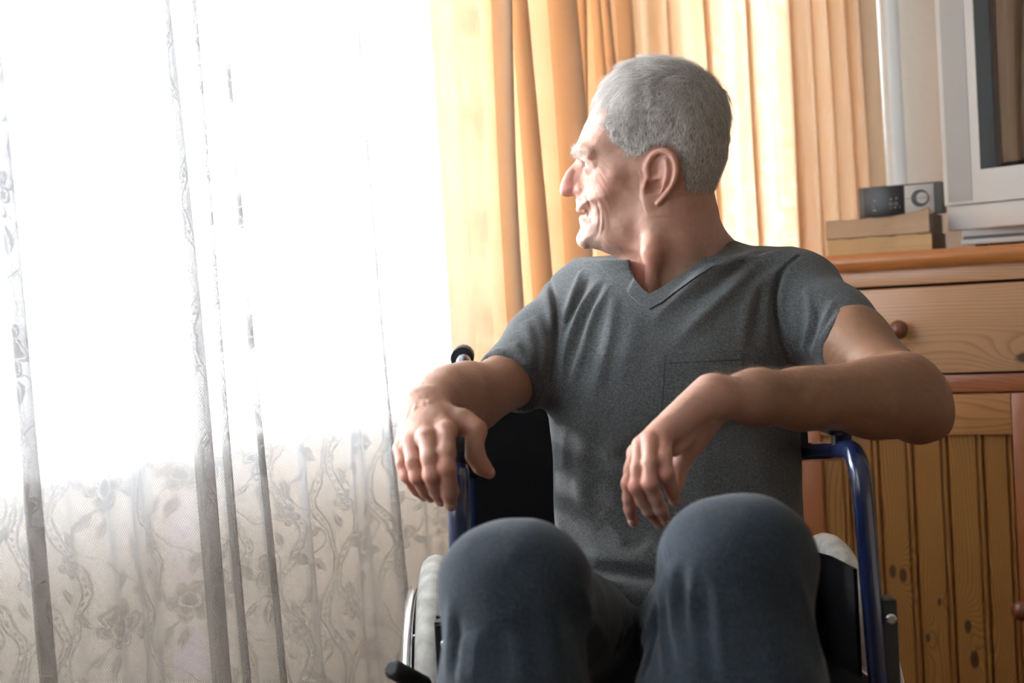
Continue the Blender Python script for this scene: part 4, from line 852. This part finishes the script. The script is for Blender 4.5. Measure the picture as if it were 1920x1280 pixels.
yoke = Grp([((1088,580,1.84,54),(1280,545,1.83,60)), ((1280,545,1.83,60),(1500,552,1.755,56)), ((1225,530,1.845,40),(1088,572,1.845,46)), ((1335,505,1.85,48),(1500,545,1.765,58)), ((1255,535,1.86,60),(1345,515,1.86,52))], .04)
slR = Grp([((1092,590,1.835,76),(1030,645,1.775,72)), ((1030,645,1.775,72),(948,722,1.70,68))], .03)
slL = Grp([((1500,560,1.75,73),(1560,612,1.685,70)), ((1560,612,1.685,72),(1618,664,1.622,72))], .03)
def plane_of(A, B, at): a = cs(*A); b = cs(*B); n = (b-a)/np.linalg.norm(b-a); return cs(*at), n
pR = plane_of((1092,590,1.835), (957,714,1.70), (957,714,1.70)); pL = plane_of((1500,560,1.75), (1607,651,1.635), (1607,651,1.635))
HA, HB = cs(1072, 1092, 1.59), cs(1226, 1158, 1.55); hn = np.cross(HB-HA, np.array([0, -.42, 1.])); hn = hn/np.linalg.norm(hn); hn = hn if hn[1] < 0 else -hn
def shirt0(P):
    d = smin(loft(P), yoke.f(P), .045); d = np.maximum(d, (P-HA) @ hn)
    for sl, (c, n), arm in ((slR, pR, armR), (slL, pL, armL)):
        lo, hi = sl.box(); m = np.all((P > lo-.05) & (P < hi+.05), axis=1)
        if m.any():
            p = P[m]; k = (p-c) @ n; q = -smin(-sl.f(p), -k, .005); d[m] = smin(d[m], q, .028)
    return d
VN = [(1176,470),(1180,487),(1183,505),(1190,525),(1203,541),(1217,552),(1240,541),(1270,522),(1310,492),(1352,457)]
VO = [(1152,478),(1158,494),(1164,523),(1178,551),(1200,571),(1217,580),(1240,569),(1270,549),(1322,516),(1372,474)]
vcut = VN+[(1362,440),(1362,380),(1150,380)]
_cx, _cy = np.meshgrid(np.arange(1140, 1400), np.arange(370, 600)); VM_ = poly_sdf(vcut, _cx, _cy)
neckhole = Grp([((1268,430,1.81,88),(1272,520,1.83,92)), ((1272,520,1.83,92),(1272,560,1.83,60))], .01)
def shirt_f(P):
    d = shirt0(P); m = (P[:, 1] > .02) & (P[:, 0] > .10) & (P[:, 0] < .32)
    if m.any():
        p = P[m]; x, y = px_of(p); i = np.clip(x-1140, 0, 259).astype(int); j = np.clip(y-370, 0, 229).astype(int)
        v = np.where((x < 1140) | (x > 1399) | (y > 599), 50, np.where(y < 370, -5, VM_[j, i]))/FPX*1.75
        front = np.maximum(v, p[:, 2]-1.86); hole = np.minimum(front, neckhole.f(p)); d[m] = np.maximum(d[m], -hole)
    return d
_c = np.array([cs(x, y, z) for x in (860, 1720) for y in (430, 1230) for z in (1.5, 1.95)])
shirt_feats = [([(1029,522),(1042,570),(1045,605),(1042,650),(1034,715)],-7,3.2),([(1022,540),(1033,580),(1036,620)],3.50,7),([(1092,505),(1074,558),(1052,622)],5.04,6),([(1124,522),(1081,594),(1058,668),(1052,735)],6.16,6.5),([(1142,530),(1110,598),(1088,684),(1064,735)],6.16,7),([(1148,545),(1148,612),(1128,691),(1105,760)],4.48,9),
    ([(1108,512),(1078,575),(1066,610)],-3.64,5),([(1132,535),(1096,600),(1074,668)],-3.64,5.5),([(1180,590),(1185,640),(1160,720)],2.80,12),
    ([(1422,466),(1377,491),(1323,510),(1296,540),(1262,566),(1228,596)],5.60,8),([(1452,474),(1405,501),(1377,541),(1323,590),(1268,642)],5.60,9),([(1436,470),(1392,498),(1350,526),(1300,566)],-4.20,7),([(1500,490),(1440,520),(1410,548),(1394,609),(1390,655)],4.48,8),([(1440,530),(1434,590),(1438,651)],4.76,6),([(1424,540),(1416,600),(1414,650)],-3.08,7),
    ([(1503,476),(1470,501),(1455,534),(1453,580),(1464,627),(1487,692)],-8.5,3.2),([(1476,520),(1464,560),(1468,610),(1482,660)],4.20,6),([(1511,538),(1522,580),(1518,616),(1502,656)],4.48,5.5),([(1562,562),(1546,604),(1521,668)],3.92,5.5),([(1578,580),(1534,650)],3.36,5),([(1500,560),(1500,620),(1494,660)],-3.08,6),([(1536,575),(1530,620),(1512,660)],-3.08,5),
    ([(1640,606),(1585,638),(1536,678)],-.9,1.6,0),([(1000,742),(950,700),(912,668)],-.8,1.6,0),([(985,600),(1000,650),(990,700)],3.64,8),([(965,640),(985,690)],2.80,7),([(1005,590),(1022,640),(1015,700)],3.64,7),([(925,655),(950,668),(965,700)],2.80,6),
    ([(1043,958),(1066,1017),(1082,1046)],5.60,8),([(1079,893),(1095,950),(1125,990)],3.36,9),([(1125,965),(1151,991),(1175,1020)],3.50,8),([(1203,1017),(1236,1034),(1262,1041)],5.60,10),([(1075,1066),(1131,1068),(1197,1077),(1262,1088)],-9.90,8),([(1070,1036),(1110,1046),(1157,1052),(1262,1062)],6.60,14),([(1090,1110),(1140,1112),(1200,1120),(1250,1128)],4.20,14),([(1138,1109),(1164,1142)],3.50,5),
    ([(1100,760),(1090,860),(1100,960)],3.08,14),([(1170,780),(1150,880),(1160,980)],2.80,14),([(1060,800),(1060,880)],2.80,10),([(1240,820),(1225,900)],-2.10,14),([(1300,860),(1330,940)],2.80,14),([(1420,830),(1440,930),(1460,1010)],3.36,14),([(1140,860),(1180,850),(1230,862)],-1.68,8)]
def drape(V, N, feats, f, amp=.0016, seed=5, d0=1.2):
    V = creases(V, N, f, feats, d0); return V+N*(fbm(V, 7, 3, seed)*amp)[:, None]
Vs, Qs = polygonize(shirt_f, _c.min(0), _c.max(0), 0.0021); Vs = relax(Vs, Qs, 2, .4); Ns = vnormals(Vs, Qs)
sx_, sy_ = px_of(Vs)
Vs2 = drape(Vs, Ns, shirt_feats, shirt0)
def heather(name, base, dark, light, ribs=None):
    t = NT(name); co = t.coord(); n1 = t.noise(t.mapping(co, (1500, 1500, 600)), 1, 3); n2 = t.noise(co, 420, 3); n3 = t.noise(co, 9, 2)
    f = t.rng(t.M('ADD', t.M('MULTIPLY', n1, .62), t.M('MULTIPLY', n2, .38)), .38, .62, 0, 1); c = t.ramp(f, [(0, dark), (.5, base), (1, light)])
    c = t.mix(t.rng(n3, .3, .7, 0, .15), c, dark); h = n1
    if ribs:
        x, y, z = t.sep(co); w = t.M('ABSOLUTE', t.M('SINE', t.M('MULTIPLY', t.M('ADD', x, t.M('ADD', t.M('MULTIPLY', z, ribs[1]), t.M('MULTIPLY', t.noise(co, 14, 2), .012))), pi/ribs[0])))
        c = t.mix(t.M('MULTIPLY', w, .30), c, dark); h = t.M('ADD', t.M('MULTIPLY', w, -1.6), t.M('MULTIPLY', n1, .3))
    return t.done(t.bsdf(c, .92, 0, t.bump(h, .35, .0008), Sheen_Weight=.16, Sheen_Roughness=.45, Specular_IOR_Level=.2))
m_shirt = heather('charcoal_heather_jersey', (.078, .083, .086), (.042, .046, .048), (.135, .145, .150))
shirt = np_mesh('t_shirt', to_world(Vs2), Qs, m_shirt, person); shirt['label'] = 'grey heather v-neck t-shirt with a chest pocket'
def grad(f, P, e=.0015):
    g = np.stack([f(P+np.eye(3)[i]*e)-f(P-np.eye(3)[i]*e) for i in range(3)], 1); return g/(np.linalg.norm(g, axis=1, keepdims=True)+1e-9)
def patch(name, rows, off, thick, par, mat, fade=False):   # rows of picture points laid on the cloth
    nr, nc = len(rows), len(rows[0]); P = march(shirt0, [p for r in rows for p in r], 1.2); G = grad(shirt0, P); P = drape(P, G, shirt_feats, shirt0)
    w_ = np.clip(np.minimum(np.arange(nc), nc-1-np.arange(nc))/7, 0, 1) if fade else np.ones(nc); w_ = np.tile(w_, nr)[:, None]
    A = P+G*(off-.004*(1-w_)); B = P+G*(off+thick*w_-.003*(1-w_)); k = nr*nc; F = []
    for i in range(nr-1):
        for j in range(nc-1): a = i*nc+j; F += [(a+k, a+k+1, a+k+nc+1, a+k+nc), (a, a+nc, a+nc+1, a+1)]
    for j in range(nc-1): q = (nr-1)*nc+j; F += [(j, j+1, j+1+k, j+k), (q, q+k, q+1+k, q+1)]
    for i in range(nr-1): q = i*nc+nc-1; F += [(i*nc, i*nc+k, (i+1)*nc+k, (i+1)*nc), (q, q+nc, q+nc+k, q+k)]
    o = np_mesh(name, to_world(np.concatenate([A, B])), np.array(F), mat, par); o.data.set_sharp_from_angle(angle=radians(50)); return o
lerp = lambda a, b, t: (a[0]+(b[0]-a[0])*t, a[1]+(b[1]-a[1])*t)
vi, vo = resample(VN, 5), None
s_in = np.linspace(0, 1, 60); cum = lambda q: np.concatenate([[0], np.cumsum(np.linalg.norm(np.diff(np.array(q, float), axis=0), axis=1))])
VNb = [(1183.5,503)]+VN[3:-1]+[(1338,470)]; VOb = [(1163,516)]+VO[3:-1]+[(1358,488)]
ci = cum(VNb); ci /= ci[-1]; tq = np.unique(np.concatenate([s_in, ci])); vin = np.stack([np.interp(tq, ci, np.array(VNb)[:, k]) for k in (0, 1)], 1); von = np.stack([np.interp(tq, ci, np.array(VOb, float)[:, k]) for k in (0, 1)], 1)
patch('neck_band', [[tuple(a+(b-a)*t) for a, b in zip(vin, von)] for t in np.linspace(0, 1, 7)], -.0010, .0028, shirt, m_shirt, True)
PT, PRt, PB, PBl = (1247,667), (1391,660), (1396,788), (1238,802)
rowsp = [[lerp(lerp(PT, PBl, t), lerp(PRt, PB, t), u) for u in np.linspace(0, 1, 30)] for t in np.linspace(0, 1, 30)]
pk = patch('chest_pocket', rowsp, -.0006, .0044, shirt, m_shirt)
patch('pocket_hem', [[lerp(lerp(PT, PBl, t), lerp(PRt, PB, t), u) for u in np.linspace(0.005, .995, 30)] for t in np.linspace(.0, .115, 5)], .0026, .0016, shirt, m_shirt)

m_stitch = simple('dark_grey_thread', (.030, .033, .035), .9)
PQ = lambda u, t: lerp(lerp(PT, PBl, t), lerp(PRt, PB, t), u)
for u0, u1, t0, t1, off_ in ((.004, .018, 0, 1, .0036), (.982, .996, 0, 1, .0036), (.02, .98, .112, .124, .0036), (.0, 1, -.006, .004, .0030)):
    st = [[PQ(u0+(u1-u0)*a, t0+(t1-t0)*b) for a in np.linspace(0, 1, 24 if u1-u0 > .5 else 3)] for b in np.linspace(0, 1, 24 if t1-t0 > .5 else 3)]
    patch('pocket_stitching', st, off_, .0008, shirt, m_stitch)

# ------------------------------------------------------------------ trousers and shoes
def pts3(P, r): q = np.asarray(P); return (960+FPX*q[0]/q[2], 640-FPX*q[1]/q[2], q[2], r*FPX/q[2])
akL, akR = pts3(wcs(.06, 1.19, .27), .060), pts3(wcs(.250, 1.18, .27), .060); hmL, hmR = pts3(wcs(.06, 1.185, .215), .062), pts3(wcs(.250, 1.175, .215), .062)
tr_ = Grp([((1120,1200,1.75,108),(1300,1195,1.74,112)), ((1135,1245,1.68,88),(1270,1240,1.66,90)), ((1165,1262,1.60,58),(1205,1266,1.58,56))], .03)
tr_.add((1110,1195,1.70,108),(990,1125,1.30,106),.03).add((990,1125,1.30,112),(966,1112,1.235,108),.03)
tr_.add((920,1090,1.235,78),(1003,1086,1.24,84),.04).add((966,1112,1.235,108),(962,1290,1.205,126),.04).add((962,1290,1.205,126),akL,.03).add(akL,hmL,.02)
tr_.add((1298,1190,1.69,112),(1375,1085,1.27,112),.03).add((1375,1085,1.27,116),(1382,1075,1.20,112),.03)
tr_.add((1330,1040,1.20,78),(1425,1036,1.20,84),.04).add((1382,1075,1.20,112),(1386,1290,1.185,150),.04).add((1300,1150,1.23,40),(1268,1290,1.22,60),.05).add((1386,1290,1.185,150),akR,.03).add(akR,hmR,.02)
tlo, thi = tr_.box()
V, Q = polygonize(tr_.f, tlo-.01, thi+.01, .0032); V = relax(V, Q, 2, .4); N = vnormals(V, Q)
tf = [([(1184,1158),(1166,1188),(1152,1234)],4,6),([(1090,1098),(1108,1155),(1150,1230)],3,7),([(1256,1063),(1232,1142),(1212,1204),(1184,1275)],6,6.5),([(1257,1083),(1244,1155),(1247,1210),(1250,1275)],5,5.5),([(1262,1050),(1264,1122),(1274,1208),(1310,1278)],5.5,6.5),([(1280,1054),(1279,1120),(1284,1200)],-2,6),([(1298,1047),(1296,1155),(1314,1275)],2.8,4.5),([(1320,1100),(1325,1200),(1345,1278)],-2.2,9),([(1341,1095),(1351,1225),(1356,1278)],2.5,5),([(1400,1150),(1420,1278)],-2.5,12),
    ([(1469,1030),(1502,1109),(1525,1188),(1541,1262)],3.5,9),([(1440,1060),(1470,1140),(1490,1250)],-2.5,11),([(1240,1120),(1226,1190),(1205,1270)],-5,5),
    ([(846,1120),(848,1185),(842,1280)],4,8),([(858,1150),(860,1215),(855,1280)],-4,6),([(874,1190),(868,1240),(865,1280)],4,6.5),([(896,1180),(890,1240),(886,1280)],3.5,7),([(936,1165),(945,1230),(952,1280)],-4,10),([(1000,1065),(1032,1150),(1048,1240)],3,10),([(975,1150),(1005,1230),(1015,1280)],-3,10),([(1050,1090),(1085,1180),(1100,1270)],-3,12),([(880,1030),(915,1018),(960,1030)],-1.5,12)]
V = creases(V, N, tr_.f, tf, .9); V = V+N*(fbm(V, 6, 3, 9)*.0022)[:, None]
m_tr = heather('ribbed_blue_grey_jersey', (.024, .032, .043), (.012, .017, .024), (.042, .057, .075), (.0023, .10))
trousers = np_mesh('trousers', to_world(V), Q, m_tr, person); trousers['label'] = 'slate blue ribbed jogging trousers'
m_shoe = simple('dark_brown_leather', (.05, .03, .02), .45, nscale=60, nstr=.15)
for cx_, y_ in ((.055, 1.19), (.245, 1.18)):
    g = Grp([(pts3(wcs(cx_, y_+.02, .225), .044), pts3(wcs(cx_, y_+.03, .200), .040)), (pts3(wcs(cx_, y_+.03, .197), .036), pts3(wcs(cx_-.01, y_-.12, .191), .030)), (pts3(wcs(cx_-.012, y_-.09, .190), .030), pts3(wcs(cx_+.008, y_-.13, .188), .027))], .02)
    lo, hi = g.box(); sole = wcs(0, 0, .161); up = np.array([uv_[2]*0+C2W.T[0] @ [0, 0, 1], C2W.T[1] @ [0, 0, 1], C2W.T[2] @ [0, 0, 1]])
    Vh, Qh = polygonize(lambda P: np.maximum(g.f(P), -((P-sole) @ up)), lo, hi, .004); np_mesh('shoe', to_world(relax(Vh, Qh, 2)), Qh, m_shoe, person)

# ------------------------------------------------------------------ hair
hmask = [(1100,180),(1112,196),(1130,207),(1142,214),(1133,228),(1131,242),(1141,257),(1152,272),(1162,288),(1171,300),(1182,304),(1198,300),(1213,291),(1228,281),(1245,276),(1262,280),(1274,294),(1279,315),(1280,338),(1290,362),(1306,388),(1322,404),(1345,404),(1420,380),(1420,60),(1100,60)]
_r = np.random.default_rng(4); hs = -blur2(poly_sdf(hmask, GX, GY), 2.0)*MMP+blur2(_r.normal(size=GX.shape), 2.2)*7; thk = -.7+np.clip(hs*.16, 0, 1)*(1.0+2.8+1.6*np.clip((250-GY)/110, 0, 1)+1.0*np.clip((GX-1300)/50, 0, 1)*np.clip((330-GY)/60, 0, 1)-1.6*np.clip((GY-330)/60, 0, 1))*np.clip((GX-1105)/75, .3, 1)*(1-.65*np.clip((1222-GX)/20, 0, 1)*np.clip((GY-262)/16, 0, 1))
def hair_f(P):
    mx, my, w = head_local(P); d = face_only(P); th = maplook(thk, mx, my)*.001; return np.maximum(np.maximum(d-th, -(d+.004)), -maplook(hs, mx, my)*.001)
hp = np.array([hl(x, y, w) for x in (1090, 1390) for y in (90, 415) for w in (-.095, .095)])
V, Q = polygonize(hair_f, hp.min(0), hp.max(0), .0022); V = relax(V, Q, 2, .4); N = vnormals(V, Q)
mx, my, w = head_local(V); outer = (np.sum(N*grad(face_only, V), 1) > .5)
Vh = V+N*((fbm(V*np.array([1, 1, 1]), 70, 2, 21)*.0009-.0008)*outer)[:, None]
t = NT('short_grey_hair'); co = t.coord(); n = t.noise(t.mapping(co, (500, 500, 160), rot=(0, .5, 0)), 1, 4); n2 = t.noise(co, 40, 3)
m_cap = t.done(t.bsdf(t.mix(t.rng(n, .3, .7, 0, 1), (.22, .20, .18), (.64, .61, .57)), .8, 0, t.bump(t.M('ADD', n, t.M('MULTIPLY', n2, .5)), .7, .002), Specular_IOR_Level=.2))
hair = np_mesh('hair', to_world(Vh), Q, m_cap, person); hair['label'] = 'short silver grey hair'
def strands(name, roots, dirs, nrm, length, lift, curl, rad, mat, par, npt=6, seed=1, droop=0.0, jit=.35, clump=None):
    r = np.random.default_rng(seed); n = len(roots); D = dirs+r.normal(size=(n, 3))*jit; D -= nrm*np.sum(D*nrm, 1)[:, None]; D /= np.linalg.norm(D, axis=1)[:, None]+1e-9
    L = length*r.uniform(.6, 1.25, n); lf = lift*r.uniform(.3, 1.5, n); side = np.cross(nrm, D); cu = r.normal(size=n)*curl; P = np.zeros((n, npt, 3))
    down = np.array([0, -1., 0])
    for k in range(npt):
        s = k/(npt-1); P[:, k] = roots+D*(L*s)[:, None]+nrm*(L*lf*(s-.55*s*s))[:, None]+side*(L*cu*s*s)[:, None]+down*(L*droop*s*s)[:, None]
    if clump:                                                          # neighbouring strands lean together into locks
        c = r.choice(n, clump[0], replace=False); near = np.zeros(n, int)
        for i in range(0, n, 2000): near[i:i+2000] = np.argmin(((roots[i:i+2000, None]-roots[c][None])**2).sum(-1), 1)
        for k in range(1, npt): s = k/(npt-1); P[:, k] += (P[c[near], k]-P[:, k])*(clump[1]*s**1.3*r.uniform(.4, 1, n))[:, None]
    hc = bpy.data.hair_curves.new(name); hc.add_curves([npt]*n); hc.attributes['position'].data.foreach_set('vector', to_world(P.reshape(-1, 3)).astype(np.float32).ravel())
    ra = hc.attributes.get('radius') or hc.attributes.new('radius', 'FLOAT', 'POINT'); ra.data.foreach_set('value', np.tile(rad*np.linspace(1, .25, npt), n).astype(np.float32))
    hc.materials.append(mat); o = link(bpy.data.objects.new(name, hc), par); o['kind'] = 'stuff'; return o
def hairmat(name, a, b, rough=.55):
    t = NT(name); hi = t.n('ShaderNodeHairInfo'); c = t.mix(hi.outputs['Random'], a, b); tl = t.n('ShaderNodeBsdfTranslucent'); t.put(tl.inputs[0], c); return t.done(t.mixsh(.38, t.bsdf(c, rough, 0, None, Specular_IOR_Level=.5), tl.outputs[0]))
m_hair = hairmat('silver_strands', (.36, .33, .30), (.98, .965, .95))
idx = np.where(outer & (V[:, 2] < HC[2]+.06))[0]; pick = RNG.choice(idx, 22000); jitter = RNG.normal(size=(22000, 3))*.0012
R0 = V[pick]+jitter; Nn = N[pick]; R0 = R0-Nn*.0015; px_, py_, w_ = mx[pick], my[pick], w[pick]
fx = (px_-1285)/100; fy = (py_-160)/100; rr = np.sqrt(fx*fx+fy*fy)+.15; fx = fx/rr-.25; fy = fy/rr*1.0+.55
top = np.clip((200-py_)/50, 0, 1); fx = fx-top*.5; fy = fy-top*.25
cl = fbm(R0, 40, 2, 31)*1.1; fx, fy = fx*np.cos(cl)-fy*np.sin(cl), fx*np.sin(cl)+fy*np.cos(cl)
Dh = Ud*fx[:, None]-Vd*fy[:, None]+wdir*(np.sign(w_)*top*.5)[:, None]
Lh = .0085+.0135*np.clip((265-py_)/120, 0, 1)-.003*np.clip((py_-330)/60, 0, 1)
strands('hair_strands', R0, Dh, Nn, Lh, .36+.20*top, .35, .00013, m_hair, hair, 6, 3, .12, .34, (1300, .72))
tm = np.where((py_ < 215))[0][:1500]; q_ = fbm(R0[tm], 30, 1, 77)
strands('hair_tufts', R0[tm], Dh[tm], Nn[tm], np.full(len(tm), .021), .68+.35*q_, .5, .00014, m_hair, hair, 6, 13, .25, .25, (110, .8))
# eyebrows, and the hair of the forearms
be = []; bn = []
for sg in (1, -1):
    for i in range(130):
        u = RNG.random(); a, b = ((1084,284,.010),(1106,287,.051)); p = hl(a[0]+(b[0]-a[0])*u+RNG.normal()*1.5-3*sin(u*pi), a[1]+(b[1]-a[1])*u-4*sin(u*pi)+RNG.normal()*1.6, sg*(a[2]+(b[2]-a[2])*u)); be.append(p)
be = np.array(be); g = grad(head_f, be); 
for _ in range(4): be = be-g*head_f(be)[:, None]*.8; g = grad(head_f, be)
strands('eyebrow_hair', be, np.tile(Ud*.5-Vd*.2, (len(be), 1)), g, .0085, .7, .3, .00012, hairmat('white_brow', (.55, .52, .48), (.85, .83, .8)), person, 5, 5, 0, .4)
x, y = px_of(Vb); Nb = vnormals(Vb, Qb)
fl = (y > 600) & (((x > 1335) & (x < 1640) & (y > 680) & (y < 800) & (Nb[:, 1] > -.15) & (Vb[:, 2] < 1.62)) | ((x > 760) & (x < 915) & (y > 690) & (y < 790) & (Vb[:, 2] > 1.47) & (Vb[:, 2] < 1.68) & (Nb[:, 1] > -.2)))
idx = np.where(fl)[0]; pick = RNG.choice(idx, 2600); R0 = Vb[pick]+RNG.normal(size=(2600, 3))*.0008; Nn = Nb[pick]; Da = np.where((px_of(R0)[0] > 1200)[:, None], np.array([-.8, .5, .1]), np.array([-.5, .3, -.8]))
strands('forearm_hair', R0-Nn*.0006, Da, Nn, .0105, .75, .6, .00006, hairmat('brown_body_hair', (.12, .065, .04), (.40, .27, .18)), person, 5, 8, .1, .6)
